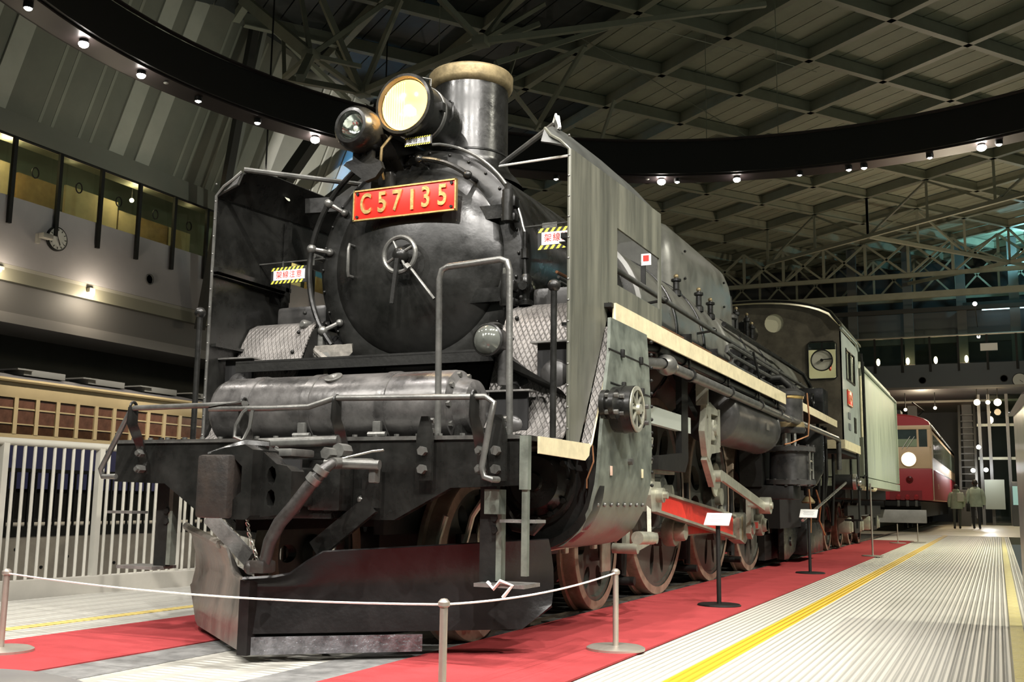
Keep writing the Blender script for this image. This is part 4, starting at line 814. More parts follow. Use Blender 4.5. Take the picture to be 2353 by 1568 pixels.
# ---- snow plough
def plow(s):
    # rows from bottom to top: profile (offset back, z); columns from apex to wing end
    rows = []
    pf = [(0, .045), (.0, .13), (-.005, .14), (.015, .25), (.045, .36), (.035, .46), (-.01, .56), (-.05, .62)]
    N = 21
    for q, (ob, z) in enumerate(pf):
        row = []
        for i in range(N):
            t = i/(N-1); x = 1.217*t; y = -.38+.99*t
            top = .405 + (.11*min(1, max(0, t-.14)/.10)) + .09*t
            zz = z if z < .36 else .36+(z-.36)*(top-.36)/.26
            if t > .84: zz = max(zz, .045+(t-.84)/.16*.20+(z*.1)) if z < .3 else zz
            row.append((s*x, y+ob*(1-.2*t), zz))
        rows.append(row)
    return rows
r_ = plow(1)
pw = obj('snow_plough', MB().sheet(r_[2:], -.012), PLOWB, loco, label='black V-shaped snow plough')
obj('scraper_edge', MB().sheet([[(x, -.38+.99*x/1.217-.014, z) for x in (0, .15, .3, .5, .69)] for z in (.04, .125)], -.014), EDGE, pw, label='bare metal scraper strip')
r_ = plow(-1)
obj('plough_wing', MB().sheet([[(p[0], p[1]-.004, p[2]) for p in row] for row in r_], .012), PLOW, pw, label='scuffed bare left wing of the plough')
obj('plough_lip', MB().tube([(-.45, -.06, .55), (-.7, .13, .575), (-1.0, .36, .60), (-1.217, .54, .62)], .024, 8), PLOW, pw)
obj('plough_back', MB().add([(0, -.30, .40), (1.15, .64, .50), (1.15, .64, .2), (0, -.30, .05), (-1.15, .64, .50), (-1.15, .64, .2)], [(0, 1, 2, 3), (0, 3, 5, 4)]), PLOWB, pw)
obj('apex_post', MB().bb((-.03, -.40, .04), (.03, -.34, .40)), PLOWB, pw)
for a_ in ([(1.0, .45, .92), (.92, .45, .86), (.82, .45, .72), (.76, .45, .50)], [(.66, .45, .72), (.62, .45, .60), (.60, .45, .45)]): obj('curved_stay', MB().tube(a_, .016, 8), GRODS, loco)
# side steps below the beam
for s in (-1, 1):
    X = 1.06*s
    st = obj('front_step', MB().bb((X-.045, .15, .40), (X+.045, .19, 1.0)), BLKM, loco)
    obj('strap_edge', MB().bb((X+.045, .15, .41), (X+.075, .20, .86)), CYLM, st)
    obj('step_tread', MB().bb((X-.03*s, .06, .385), (X+.24*s, .26, .403)), TREAD, st)
    obj('step_tread', MB().bb((X+.12*s, .03, .70), (X+.31*s, .16, .715)), TREAD, st)
    for z in (.66, .72): obj('step_bolt', MB().cyl((X+.035, .14, z), (X+.035, .17, z), .02, 6), BLKM, st)
obj('tied_cloth', MB().tube([(1.10, .07, .41), (1.14, .06, .38), (1.18, .05, .42), (1.24, .06, .40), (1.19, .06, .34)], .010, 5), ROPE, loco)
# ---- running boards
for s in (-1, 1):
    rbd = obj('running_board', MB().bb((s*.70, 1.25, 1.975), (s*1.33, 7.15, 2.0)).bb((s*.70, 8.0, 1.975), (s*1.33, 11.2, 2.0)), BLKM, loco)
    X = 1.33*s
    obj('cream_valance', MB().bb((X, 1.30, 1.885), (X+s*.014, 7.0, 2.005)), CREAM, rbd, label='cream painted running board edge')
    obj('cream_valance', MB().bb((X, 8.05, 1.91), (X+s*.014, 11.1, 2.005)), CREAM, rbd)
    obj('slope_valance', MB().tube([(X, 1.31, 2.0), (X, 1.30, 1.86), (X, .90, 1.13), (X, .80, 1.075), (X, .70, 1.065), (X, .33, 1.065)], .012, 6), CREAM, rbd)
    obj('slope_step', MB().sheet([[(s*1.28, 1.29, 1.86), (s*1.335, 1.29, 1.86)], [(s*1.28, .88, 1.13), (s*1.335, .88, 1.13)]], .012), DIAM, rbd)
    obj('deck_valance', MB().prism([(.14, 1.125), (.86, 1.125), (.84, 1.06), (.78, 1.03), (.14, 1.04)], .014*s, (X, 0, 0), (0, 1, 0), (0, 0, 1)), CREAM, rbd)
    obj('side_deck', MB().bb((s*1.0, .05, 1.10), (X, .85, 1.125)), BLKM, rbd)
    for y in (.2, .3, .42, .5, .62): obj('deck_bolt', MB().cyl((s*1.15, y, 1.125), (s*1.15, y, 1.15), .016, 6), BLKM, rbd)
# ---- cylinders
for s in (-1, 1):
    cx = .965*s; cz = .915
    cyl = obj('cylinder', MB().lathe([(.001, 0), (.19, .0), (.20, -.02), (.22, -.02), (.25, .02), (.34, .03), (.365, .04), (.375, .07), (.375, .80), (.36, .84), (.001, .84)], (cx, .98, cz), YA, 56), BLKM, loco)
    # jacket: straight outer side down from running board, curving under
    X = 1.44*s; pts = [(1.27*s, 1.88)]
    prof = [(1.345, 1.90), (1.36, 1.68), (1.37, 1.4), (1.375, 1.15), (1.37, .98), (1.36, .90), (1.32, .76), (1.25, .64), (1.14, .555), (1.02, .53), (.9, .54)]; yf = [1.20, 1.14, 1.02, .95, .93, .93, .94, .95, .96, .96, .96]
    g = [[(s*x, y0+(1.92-y0)*f, z) for (x, z), y0 in zip(prof, yf)] for f in (0, .02, .98, 1)]
    jk = obj('cylinder_jacket', MB().sheet(g, -.02*s), CYLM, loco, label='scuffed grey green sheet casing over the cylinder')
    g2 = [[(s*(x+.012), y, z) for x, z in prof[2:]] for y in (.94, .96, 1.10)]
    obj('front_flange', MB().lathe([(.34, -.01), (.385, -.005), (.395, .02), (.395, .10), (.38, .11)], (cx, .95, cz), YA, 56), BLK, jk)
    for z, x in ((1.70, 1.358), (1.50, 1.366), (1.18, 1.374), (1.02, 1.373)):
        if z > 1.2:
            obj('casing_seam', MB().cyl((s*x, 1.13, z), (s*x, 1.92, z-.01), .006, 5), BLKM, jk)
            for y in (1.35, 1.72): obj('casing_clip', MB().box((s*(x+.012), y, z), (.02, .035, .05), None, .005), BLKM, jk)
    for i in range(8): obj('jacket_rivet', MB().ball((s*1.335, 1.0+.12*i, .79), .013, 6), PIPEM, jk)
    for i in range(12): obj('edge_stud', MB().ball((s*1.372, 1.925, 1.85-.085*i), .012, 6), BLKM, jk)
    obj('drain_plug', MB().cyl((s*1.37, 1.45, 1.05), (s*1.40, 1.45, 1.05), .02, 8), PIPEM, jk)
    for y in (1.13, 1.72): obj('chipped_patch', MB().box((s*1.373, y, .985), (.004, .035, .055), None, .001), mat('pink_cream_chip', (.55, .38, .30), .6) if y < 1.2 else CREAM, jk)
    # exposed front face of the cylinder with valve chest detail
    fc = obj('cylinder_cover', MB().lathe([(.001, -.05), (.05, -.05), (.06, -.03), (.15, -.02), (.17, .0), (.25, .02)], (cx, .96, cz), YA, 40), BLK, cyl)
    for k in range(12):
        a = k*math.pi/6; obj('cover_nut', MB().cyl((cx+.21*math.cos(a), .97, cz+.21*math.sin(a)), (cx+.21*math.cos(a), .93, cz+.21*math.sin(a)), .018, 6), BLK, cyl)
    obj('valve_chest', MB().lathe([(.001, -.12), (.05, -.12), (.06, -.06), (.12, -.05), (.14, 0), (.14, .9), (.001, .9)], (cx-s*.1, .9, 1.42), YA, 28), BLK, cyl)
    obj('relief_pipe', MB().tube([(cx-s*.15, .83, .78), (cx-s*.05, .80, .66), (cx+s*.05, .82, .64), (cx+s*.1, .83, .70)], .03, 8), RUST, cyl)
    # anticipator drum with flanges
    dc = Vector((s*1.37, 1.20, 1.345)); AX = (s, 0, 0)
    dr_ = obj('bypass_valve_drum', MB().lathe([(.001, 0), (.135, 0), (.138, .06), (.143, .062), (.143, .07), (.138, .072), (.138, .13), (.125, .135), (.12, .12)], dc, AX, 40), BLK, loco)
    obj('drum_back', MB().lathe([(.001, .105), (.125, .105)], dc, AX, 28), DARK, dr_)
    obj('drum_rim', MB().lathe([(.112, .13), (.135, .135), (.135, .142), (.112, .145), (.112, .13)], dc, AX, 40), GRODS, dr_); obj('drum_hub', MB().lathe([(.001, .16), (.03, .16), (.035, .11)], dc, AX, 20), GRODS, dr_)
    for k in range(8):
        a = k*math.pi/4; obj('drum_spoke', MB().beam(dc+Vector((s*.135, .02*math.cos(a), .02*math.sin(a))), dc+Vector((s*.135, .12*math.cos(a), .12*math.sin(a))), .012, .012, AX), GRODS, dr_)
    for y, z in ((1.02, 1.36), (1.50, 1.34)):
        fl_ = obj('pipe_flange', MB().lathe([(.001, 0), (.085, 0), (.085, .03), (.06, .035), (.06, .05), (.085, .055), (.085, .085), (.001, .09)], (s*1.36, y, z), AX, 22), BLK, dr_)
        for a in (.8, 2.4, 3.9, 5.5): obj('flange_bolt', MB().cyl((s*1.36, y+.07*math.cos(a), z+.07*math.sin(a)), (s*1.47, y+.07*math.cos(a), z+.07*math.sin(a)), .014, 6), PIPEM, fl_)
    obj('orange_wire', MB().tube([(s*1.30, .94, 1.13), (s*1.33, .93, 1.12), (s*1.34, .92, 1.03), (s*1.30, .92, .93), (s*1.30, .92, .88)], .005, 5), COPPER, jk)
    # guide bars, piston rod, crosshead, valve gear
    xr = .98*s
    obj('slide_bar', MB().beam((xr, 1.55, 1.03), (xr, 3.75, 1.03), .08, .07).beam((xr, 1.55, .72), (xr, 3.75, .72), .08, .05) if s < 0 else MB().beam((xr, 1.55, 1.06), (xr, 3.7, 1.06), .08, .06), GRODS, loco)
    obj('piston_rod', MB().cyl((xr, 1.5, .875), (xr, 2.85, .875), .04, 14), STEEL, loco)
    chd = obj('crosshead', MB().box((xr, 2.93, .95), (.12, .34, .22), None, .02).prism([(-.12, -.10), (.12, -.10), (.15, .02), (.10, .12), (-.10, .12), (-.15, .02)], .07, (xr+s*.05, 2.93, .84), (0, 1, 0), (0, 0, 1)), GRODS, loco)
    obj('crosshead_lubricator', MB().lathe([(.001, .16), (.05, .15), (.055, .02), (.07, 0), (.07, -.03), (.001, -.03)], (xr+s*.05, 2.82, 1.12), n=18).tube([(xr+s*.09, 2.78, 1.2), (xr+s*.10, 2.78, 1.28), (xr+s*.10, 2.9, 1.28), (xr+s*.09, 2.9, 1.2)], .008, 6), GRODS, chd)
    obj('gudgeon_pin', MB().cyl((xr+s*.05, 2.95, .86), (xr+s*.17, 2.95, .86), .055, 20).cyl((xr+s*.17, 2.95, .86), (xr+s*.20, 2.95, .86), .028, 6), GRODS, chd)
    obj('crosshead_arm', MB().beam((xr+s*.08, 2.85, .80), (xr+s*.10, 2.80, .52), .03, .09), GRODS, chd)
    obj('union_link', MB().beam((xr+s*.12, 2.80, .55), (xr+s*.12, 2.35, .49), .03, .06).cyl((xr+s*.08, 2.80, .55), (xr+s*.16, 2.80, .55), .04, 14).cyl((xr-.02, 2.35, .49), (xr+s*.16, 2.35, .49), .035, 16), GRODS, loco)
    obj('combination_lever', MB().beam((xr+s*.05, 2.42, .50), (xr+s*.05, 2.45, 1.35), .03, .08), GRODS, loco)
    obj('drain_cock_cylinder', MB().cyl((xr+s*.3, 1.90, .58), (xr+s*.3, 2.22, .57), .042, 18).cyl((xr+s*.3, 2.2, .57), (xr+s*.3, 2.26, .57), .022, 10), GRODS, loco)
    obj('valve_rod_guide', MB().beam((xr+s*.1, 1.62, 1.46), (xr+s*.1, 3.9, 1.44), .05, .13), mat('pale_guide_bar', (.42, .46, .42), .5), loco)
    # motion bracket with link
    mbk = obj('motion_bracket', MB().prism([(3.62, 1.95), (3.80, 1.95), (3.80, 1.15), (3.70, 1.05), (2.95, 1.05), (2.95, 1.15), (3.60, 1.20)], .05*s, (xr+s*.08, 0, 0), (0, 1, 0), (0, 0, 1)), BLKM, loco)
    lk = obj('expansion_link', MB().prism([(4.02, 1.62), (4.14, 1.66), (4.45, 1.60), (4.45, 1.56), (4.18, 1.56), (4.16, 1.30), (4.46, 1.30), (4.50, 1.25), (4.18, 1.22), (4.10, 1.15), (4.02, 1.20), (3.94, 1.40)], .05*s, (xr+s*.18, 0, 0), (0, 1, 0), (0, 0, 1), holes=[[(4.02, 1.35), (4.08, 1.33), (4.08, 1.52), (4.03, 1.55)]]), GRODS, loco)
    obj('link_block', MB().box((xr+s*.20, 4.32, 1.43), (.06, .10, .18), None, .015).cyl((xr+s*.15, 4.32, 1.43), (xr+s*.25, 4.32, 1.43), .05, 16), GRODS, lk)
    obj('link_hanger', MB().beam((xr+s*.2, 4.0, 1.62), (xr+s*.2, 4.0, 1.95), .04, .10), GRODS, lk); obj('link_plate', MB().bb((xr+s*.17, 4.42, 1.29), (xr+s*.23, 4.50, 1.62)), GRODS, lk)
    obj('link_foot', MB().beam((xr+s*.2, 4.05, 1.2), (xr+s*.2, 4.30, .98), .05, .10).cyl((xr+s*.16, 4.40, 1.04), (xr+s*.26, 4.40, 1.04), .05, 14), GRODS, lk)
    obj('eccentric_rod', MB().beam((xr+s*.24, 4.42, 1.05), (xr+s*.24, 6.28, .78), .03, .085), GRODS, loco)
    obj('reversing_arm', MB().beam((xr, 3.7, 1.9), (xr+s*.05, 4.3, 1.55), .05, .08), BLKM, loco)
# ---- wheels
def wheel_meshes(r, w, holes, name, boss=.13, pin=None, cw=True):
    ty = MB().lathe([(r-.07, -w/2), (r-.005, -w/2), (r, -w/2+.008), (r+.003, w/2-.035), (r+.028, w/2-.028), (r+.028, w/2), (r-.07, w/2)], (0, 0, 0), (-1, 0, 0), 56)
    N = 56; out = [((r-.065)*math.cos(2*math.pi*i/N), (r-.065)*math.sin(2*math.pi*i/N)) for i in range(N)]
    hs = []
    for (a, rc, rl, rw) in holes:
        a = math.radians(a); c, s_ = math.cos(a), math.sin(a)
        hs.append([(rc*c+rl*math.cos(q)*c-rw*math.sin(q)*s_, rc*s_+rl*math.cos(q)*s_+rw*math.sin(q)*c) for q in [2*math.pi*k/16 for k in range(16)]])
    disc = MB().prism(out, .06, (-.03, 0, 0), (0, 1, 0), (0, 0, 1), holes=hs)
    disc.lathe([(r-.065, -.055), (r-.10, -.055), (r-.11, -.03)], (0, 0, 0), (-1, 0, 0), 48).lathe([(r-.065, .055), (r-.10, .055), (r-.11, .03)], (0, 0, 0), (-1, 0, 0), 48)
    hub = MB().lathe([(.001, .13), (boss*.6, .13), (boss, .10), (boss*1.1, .03)], (0, 0, 0), (1, 0, 0), 28).lathe([(.001, .13), (boss*.6, .13), (boss, .10), (boss*1.1, .03)], (0, 0, 0), (-1, 0, 0), 28)
    return mesh(ty, 'tyre', TYRE), mesh(disc, name, WHEEL, 25), mesh(hub, 'hub', WHEEL)
def rim(r, hl): return hl
dh = [(a, .53, .19, .115) for a in (20, 55, 90, 125, 160, 192)] + [(-12, .53, .17, .095)]+[(256, .58, .14, .05), (284, .58, .14, .05)]
DT, DD, DH = wheel_meshes(.875, .13, dh, 'driving_wheel', .15)
PT, PD, PH = wheel_meshes(.47, .13, [(a, .26, .09, .055) for a in range(0, 360, 60)], 'pilot_wheel', .10)
TT_, TD, TH = wheel_meshes(.43, .13, [(a, .24, .07, .045) for a in range(30, 390, 60)], 'trailing_wheel', .10)
ov = lambda b: [(.58*math.cos(math.radians(b))+.14*math.cos(q)*math.cos(math.radians(b))-.05*math.sin(q)*math.sin(math.radians(b)), .58*math.sin(math.radians(b))+.14*math.cos(q)*math.sin(math.radians(b))+.05*math.sin(q)*math.cos(math.radians(b))) for q in [k*math.pi/7 for k in range(14)]]
cwm = mesh(MB().prism([(.79*math.cos(math.radians(a)), .79*math.sin(math.radians(a))) for a in range(214, 328, 6)]+[(.34, -.30), (-.34, -.30)], .018, (.028, 0, 0), (0, 1, 0), (0, 0, 1), holes=[ov(256), ov(284)]), 'counterweight', WHEEL, 25)
DY = [4.55, 6.46, 8.37]; CR = .33; ca = math.radians(256)
PYO, PZO = CR*math.cos(ca), CR*math.sin(ca)
for s in (-1, 1):
    for y in DY:
        w = put(DD, 'driving_wheel', loco, loc=(s*.56, y, .875)); put(DT, 'tyre', w, loc=(s*.56, y, .875), rot=(0, 0, 0 if s > 0 else math.pi)); put(DH, 'hub', w, loc=(s*.56, y, .875)); put(cwm, 'counterweight', w, loc=(s*.56, y, .875), rot=(0, 0, 0 if s > 0 else math.pi))
        obj('axle_end', MB().cyl((s*.56, y, .875), (s*.75, y, .875), .09, 24), GRODS, w)
        obj('crank_boss', MB().prism([(.16*math.cos(q), .16*math.sin(q)) for q in [math.pi*k/9 for k in range(10)]]+[(-.13, PZO), (-.06, PZO-.13), (.06, PZO-.13), (.13, PZO)], .09*s, (s*.585, y, .875), (0, 1, 0), (0, 0, 1)), WHEEL, w)
    for y in (.92, 2.95):
        w = put(PD, 'pilot_wheel', loco, loc=(s*.56, y, .47)); put(PT, 'tyre', w, loc=(s*.56, y, .47), rot=(0, 0, 0 if s > 0 else math.pi)); put(PH, 'hub', w, loc=(s*.56, y, .47))
        obj('axle_cap', MB().lathe([(.001, 0), (.07, 0), (.12, .02), (.12, .03)], (s*.70, y, .60), (-s, 0, 0), 24).box((s*.69, y, .50), (.02, .2, .42), None, .005), GRODS, w)
    w = put(TD, 'trailing_wheel', loco, loc=(s*.56, 10.9, .43)); put(TT_, 'tyre', w, loc=(s*.56, 10.9, .43), rot=(0, 0, 0 if s > 0 else math.pi)); put(TH, 'hub', w, loc=(s*.56, 10.9, .43))
    pin = [(y+PYO, .875+PZO) for y in DY]
    xc = s*.76
    cr_ = obj('coupling_rod', MB().beam((xc, pin[0][0], pin[0][1]), (xc, pin[2][0], pin[2][1]), .05, .10), GRODS, loco)
    for a, b in ((0, 1), (1, 2)): obj('red_web', MB().bb((xc+s*.02, pin[a][0]+.20, pin[a][1]-.036), (xc+s*.030, pin[b][0]-.20, pin[b][1]+.036)), REDP, cr_, label='red painted fluting of the rod')
    for i, (y, z) in enumerate(pin):
        b = obj('rod_bush', MB().lathe([(.001, .14 if i == 0 else .10), (.07, .14 if i == 0 else .10), (.08, .12 if i == 0 else .08), (.085, .05), (.125, .05), (.13, .03), (.13, -.03), (.12, -.05)], (xc, y, z), (s, 0, 0), 28), GRODS, cr_)
        obj('oil_cup', MB().box((xc, y, z+.16), (.06, .08, .07), None, .012).cyl((xc, y, z+.19), (xc, y, z+.22), .02, 8), GRODS, b)
        obj('crank_pin', MB().cyl((s*.6, y, z), (xc+s*.10, y, z), .065, 20), STEEL, b)
    # main rod: tapered, fluted red
    xm = s*.93; A = Vector((xm, 2.95, .86)); B = Vector((xm, pin[1][0], pin[1][1]))
    d = (B-A).normalized(); up = Vector((0, -d.z, d.y))
    def rodp(o_, h0, h1, x, t, a=.12, b=.24): 
        P, Q = A+d*a, B-d*b; return MB().add([(x, *(P+up*h0).yz), (x, *(P-up*h0).yz), (x, *(Q-up*h1).yz), (x, *(Q+up*h1).yz), (x+t, *(P+up*h0).yz), (x+t, *(P-up*h0).yz), (x+t, *(Q-up*h1).yz), (x+t, *(Q+up*h1).yz)],
            [(0, 1, 2, 3), (4, 7, 6, 5), (0, 4, 5, 1), (1, 5, 6, 2), (2, 6, 7, 3), (3, 7, 4, 0)])
    mr = obj('main_rod', rodp(0, .085, .120, xm-s*.03, s*.045), GRODS, loco)
    obj('red_web', rodp(0, .060, .094, xm+s*.012, s*.006, .2, .30), REDP, mr, label='bright red painted fluting of the main rod')
    for sg in (1, -1):
        m_ = MB(); P, Q = A+d*.14, B-d*.24
        for off0, off1 in ((.073, .108),):
            m_.beam(P+up*sg*off0+Vector((s*.022, 0, 0)), Q+up*sg*off1+Vector((s*.022, 0, 0)), .03, .022)
        obj('rod_flange', m_, GRODS, mr)
    obj('small_end', MB().cyl(A-Vector((s*.05, 0, 0)), A+Vector((s*.07, 0, 0)), .10, 24), GRODS, mr)
    be = obj('big_end', MB().prism([(-.24, -.11), (.02, -.16), (.12, -.12), (.15, 0), (.12, .12), (.02, .16), (-.24, .11)], .12*s, (xm-s*.05, B.y, B.z), (0, 1, 0), (0, 0, 1)), GRODS, mr)
    obj('big_end_brass', MB().bb((xm-s*.055, B.y-.13, B.z-.115), (xm+s*.075, B.y-.10, B.z+.115)), BRASSD, be)
    # eccentric crank
    ec = obj('eccentric_crank', MB().prism([(-.09, -.05), (0, -.11), (.09, -.05), (.07, .16), (.04, .30), (-.06, .30), (-.06, .1)], .05*s, (xm+s*.10, B.y, B.z), (0, 1, 0), (0, 0, 1)), GRODS, loco)
    obj('crank_washer', MB().cyl((xm+s*.15, B.y, B.z), (xm+s*.17, B.y, B.z), .06, 20), STEEL, ec)
    obj('eccentric_big_end', MB().cyl((xr0 := s*1.17, 6.35, .79), (s*1.28, 6.35, .79), .085, 22).cyl((s*1.05, 6.35, .79), (s*1.3, 6.35, .79), .035, 12), GRODS, ec)
    obj('pale_disc', MB().lathe([(.001, 0), (.20, 0), (.21, -.01), (.21, -.02)], (s*.72, DY[2]-.1, 1.0), (s, 0, 0), 32), mat('pale_disc_paint', (.42, .42, .34), .5), loco)
    obj('pale_disc', MB().lathe([(.001, 0), (.17, 0), (.18, -.01), (.18, -.02)], (s*.72, DY[1]-.1, 1.05), (s, 0, 0), 32), mat('pale_disc_paint', (.42, .42, .34), .5), loco)
    # brake hangers and sand pipes, springs
    for y in (3.55, 5.5, 7.42):
        bk = obj('brake_hanger', MB().tube([(s*.62, y-.0, 1.0), (s*.62, y+.05, .55), (s*.62, y+.02, .22)], .03, 8).box((s*.58, y+.03, .42), (.09, .09, .32), None, .02), BLKM, loco)
        obj('brake_rod', MB().cyl((s*.5, y+.02, .18), (s*.72, y+.02, .18), .035, 10), BLKM, bk)
    # guard iron / pilot truck
    pt = obj('pilot_truck', MB().bb((s*.64, .6, .52), (s*.68, 3.1, .62), .01).bb((s*.40, 1.5, .45), (s*.66, 2.1, .75), .02), BLKM, loco)
    obj('tie_bar', MB().cyl((s*.78, 1.3, .50), (s*.78, 2.75, .53), .018, 8).box((s*.78, 1.9, .515), (.04, .06, .10), None, .01).box((s*.78, 2.45, .52), (.04, .06, .09), None, .01), GRODS, pt)
    obj('pilot_spring', MB().tube([(s*.62, 1.85+.0, .5), (s*.62, 1.2, .66), (s*.62, .9, .75)], .03, 6), BLKM, pt)
    # trailing truck casting
    tt = obj('trailing_truck', MB().prism([(9.3, .10), (9.3, .60), (9.5, .72), (9.62, .58), (9.95, .50), (10.5, .80), (11.1, .85), (11.6, .60), (11.6, .52), (11.1, .70), (10.7, .66), (10.35, .40), (10.1, .18), (9.6, .10)], .07*s, (s*.80, 0, 0), (0, 1, 0), (0, 0, 1)), BLK, loco)
    obj('truck_box', MB().bb((s*.72, 10.45, .12), (s*.98, 11.9, .55), .02).lathe([(.001, 0), (.055, 0), (.06, -.02)], (s*.89, 9.75, .32), (s, 0, 0), 18), BLK, tt)
    obj('truck_frame', MB().bb((s*.62, 8.9, .10), (s*.70, 13.0, .42)).beam((s*.8, 9.35, .15), (s*.8, 10.2, .7), .05, .06), BLKM, tt)
    # side tank (main reservoir) under running board
    rv = obj('side_reservoir', MB().lathe([(.001, -.06), (.10, -.055), (.20, -.03), (.255, .0), (.265, .02), (.265, .05), (.255, .06), (.255, 2.0), (.265, 2.01), (.265, 2.05), (.20, 2.09), (.001, 2.12)], (s*1.06, 4.72, 1.60), YA, 40), BLKT, loco)
    obj('tank_plate', MB().box((s*1.315, 6.1, 1.58), (.004, .14, .07), None), PIPEM, rv)
    obj('pipes_to_tank', MB().tube([(s*1.06, 4.6, 1.7), (s*1.06, 4.45, 1.75), (s*1.1, 4.4, 1.9), (s*1.1, 4.3, 1.95)], .03, 8), BLKM, rv)
    for z, r_, y0, x in ((1.885, .032, 2.5, 1.25), (1.77, .040, 2.45, 1.31)):
        pp = obj('running_board_pipe', MB().tube([(s*(x-.1), y0-.35, z-.02), (s*x, y0, z), (s*x, 7.35, z-.02)], r_, 12), PIPEM, loco)
        obj('pipe_joint', MB().lathe([(r_, 0), (r_*1.7, .03), (r_*1.9, .10), (r_*1.3, .22), (r_, .26)], (s*x, y0-.05, z), YA, 16), PIPEM, pp)
        for y in (3.1, 4.4, 5.7, 6.7): obj('pipe_clip', MB().lathe([(r_, 0), (r_+.014, 0), (r_+.014, .03), (r_, .03)], (s*x, y, z), YA, 14).bb((s*x-.008, y, z), (s*x+.008, y+.03, z+.12)), BLK, pp)
    obj('rear_pipe', MB().tube([(s*1.33, 7.35, 1.75), (s*1.36, 8.6, 1.74), (s*1.36, 10.9, 1.74), (s*1.36, 11.05, 1.70), (s*1.36, 11.05, 1.3)], .035, 10), PIPEM, loco)
    # air pump
    yp = 7.85; xp = s*1.22
    ap = obj('air_pump', MB().lathe([(.001, 0), (.17, 0), (.19, .03), (.19, .06), (.165, .08), (.165, .42), (.19, .44), (.19, .48), (.12, .52), (.001, .53)], (xp, yp, 1.62), n=30), BLKT, loco)
    obj('brass_band', MB().lathe([(.168, .06), (.178, .07), (.178, .12), (.168, .13)], (xp, yp, 1.62), n=30), BRASSD, ap); obj('brass_band', MB().lathe([(.168, .40), (.178, .41), (.178, .45), (.168, .46)], (xp, yp, 1.62), n=30), BRASS, ap)
    obj('pump_neck', MB().cyl((xp-.04, yp, 1.45), (xp-.04, yp, 1.62), .06, 14).cyl((xp+.08, yp-.1, 1.45), (xp+.08, yp-.1, 1.62), .022, 8), STEEL, ap)
    lo = obj('lower_cylinder', MB().lathe([(.001, 0), (.25, .0), (.29, .01), (.29, .06), (.235, .07), (.225, .38), (.29, .39), (.29, .44), (.18, .46), (.001, .47)], (xp, yp, 1.02), n=36), BLKT, ap)
    for k in range(12):
        a = k*math.pi/6
        for z in (1.02, 1.41): obj('pump_nut', MB().cyl((xp+.265*math.cos(a), yp+.265*math.sin(a), z-.01), (xp+.265*math.cos(a), yp+.265*math.sin(a), z+.075), .02, 6), BLKT, lo)
    for dx in (-.1, .12): obj('pump_rod', MB().cyl((xp+s*.24, yp+dx, 1.06), (xp+s*.24, yp+dx, 1.42), .014, 6), STEEL, lo)
    obj('pump_rung', MB().cyl((xp+s*.24, yp-.1, 1.2), (xp+s*.24, yp+.12, 1.2), .010, 6).cyl((xp+s*.24, yp-.1, 1.3), (xp+s*.24, yp+.12, 1.3), .010, 6), STEEL, lo)
    obj('copper_tube', MB().tube([(xp+s*.2, yp+.1, 2.1), (xp+s*.22, yp+.1, 1.8), (xp+s*.2, yp+.1, 1.6), (xp+s*.05, yp-.2, 1.5), (xp, yp-.3, 1.48)], .010, 6), COPPER, ap)
    obj('pump_bracket', MB().bb((s*.7, yp-.25, .86), (s*1.3, yp+.25, 1.02), .02).bb((s*.7, yp-.3, 1.0), (s*.95, yp+.3, 2.0)), BLKM, ap)
    # rear vessel and pipework
    ve = obj('feedwater_vessel', MB().lathe([(.001, 0), (.05, .0), (.06, .10), (.13, .16), (.20, .30), (.215, .40), (.215, .85), (.19, .88), (.001, .90)], (s*1.15, 9.55, .92), n=28), BLK, loco)
    obj('copper_tube', MB().tube([(s*1.2, 9.3, 1.0), (s*1.22, 9.3, .7), (s*1.2, 9.35, .45)], .012, 6), COPPER, ve); obj('copper_tube', MB().tube([(s*1.2, 9.9, 1.0), (s*1.24, 10.0, .8), (s*1.2, 10.1, .6), (s*1.25, 10.25, .4)], .012, 6), COPPER, ve)
    obj('vessel_neck', MB().lathe([(.08, 0), (.09, .02), (.06, .06), (.03, .1)], (s*1.15, 9.55, .82), n=14), BRASSD, ve)
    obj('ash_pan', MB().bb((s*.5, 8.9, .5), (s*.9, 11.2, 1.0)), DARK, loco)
    for y, z0 in ((10.2, .6), (10.6, .55), (10.9, .9), (11.6, .5)): obj('down_pipe', MB().tube([(s*1.2, y, 1.9), (s*1.2, y+.02, 1.2), (s*1.15, y+.1, z0)], .022, 8), BLKM, loco)
    obj('diagonal_rod', MB().cyl((s*1.3, 8.15, .62), (s*1.36, 11.7, 1.13), .018, 8), STEEL, loco)
    ij = obj('injector_drum', MB().lathe([(.001, .12), (.10, .12), (.11, .08), (.11, -.22), (.001, -.22)], (s*1.36, 11.95, 1.15), (s, 0, 0), 24), BLKM, loco)
    obj('injector_ring', MB().lathe([(.085, .03), (.12, .03), (.12, -.02), (.085, -.02)], (s*1.46, 11.95, 1.15), (s, 0, 0), 28), STEEL, ij); obj('injector_tap', MB().ball((s*1.50, 12.1, 1.14), .05, 10), STEEL, ij)
    # boiler side: long handrail, pipes, serpentine
    obj('boiler_handrail', MB().tube([(s*.93, 1.35, 2.50), (s*.95, 5.0, 2.47), (s*.95, 8.6, 2.47), (s*.98, 11.3, 2.45)], .022, 10), PIPEM, loco)
    for y in (2.0, 3.7, 5.4, 7.1, 8.8, 10.4): obj('handrail_knob', MB().cyl((s*.78, y, 2.46), (s*.94, y, 2.48), .012, 6).ball((s*.945, y, 2.48), .032, 8), BLK, bo)
    cols = (COPPER, PIPEM, PIPEM, BLK, PIPEM)
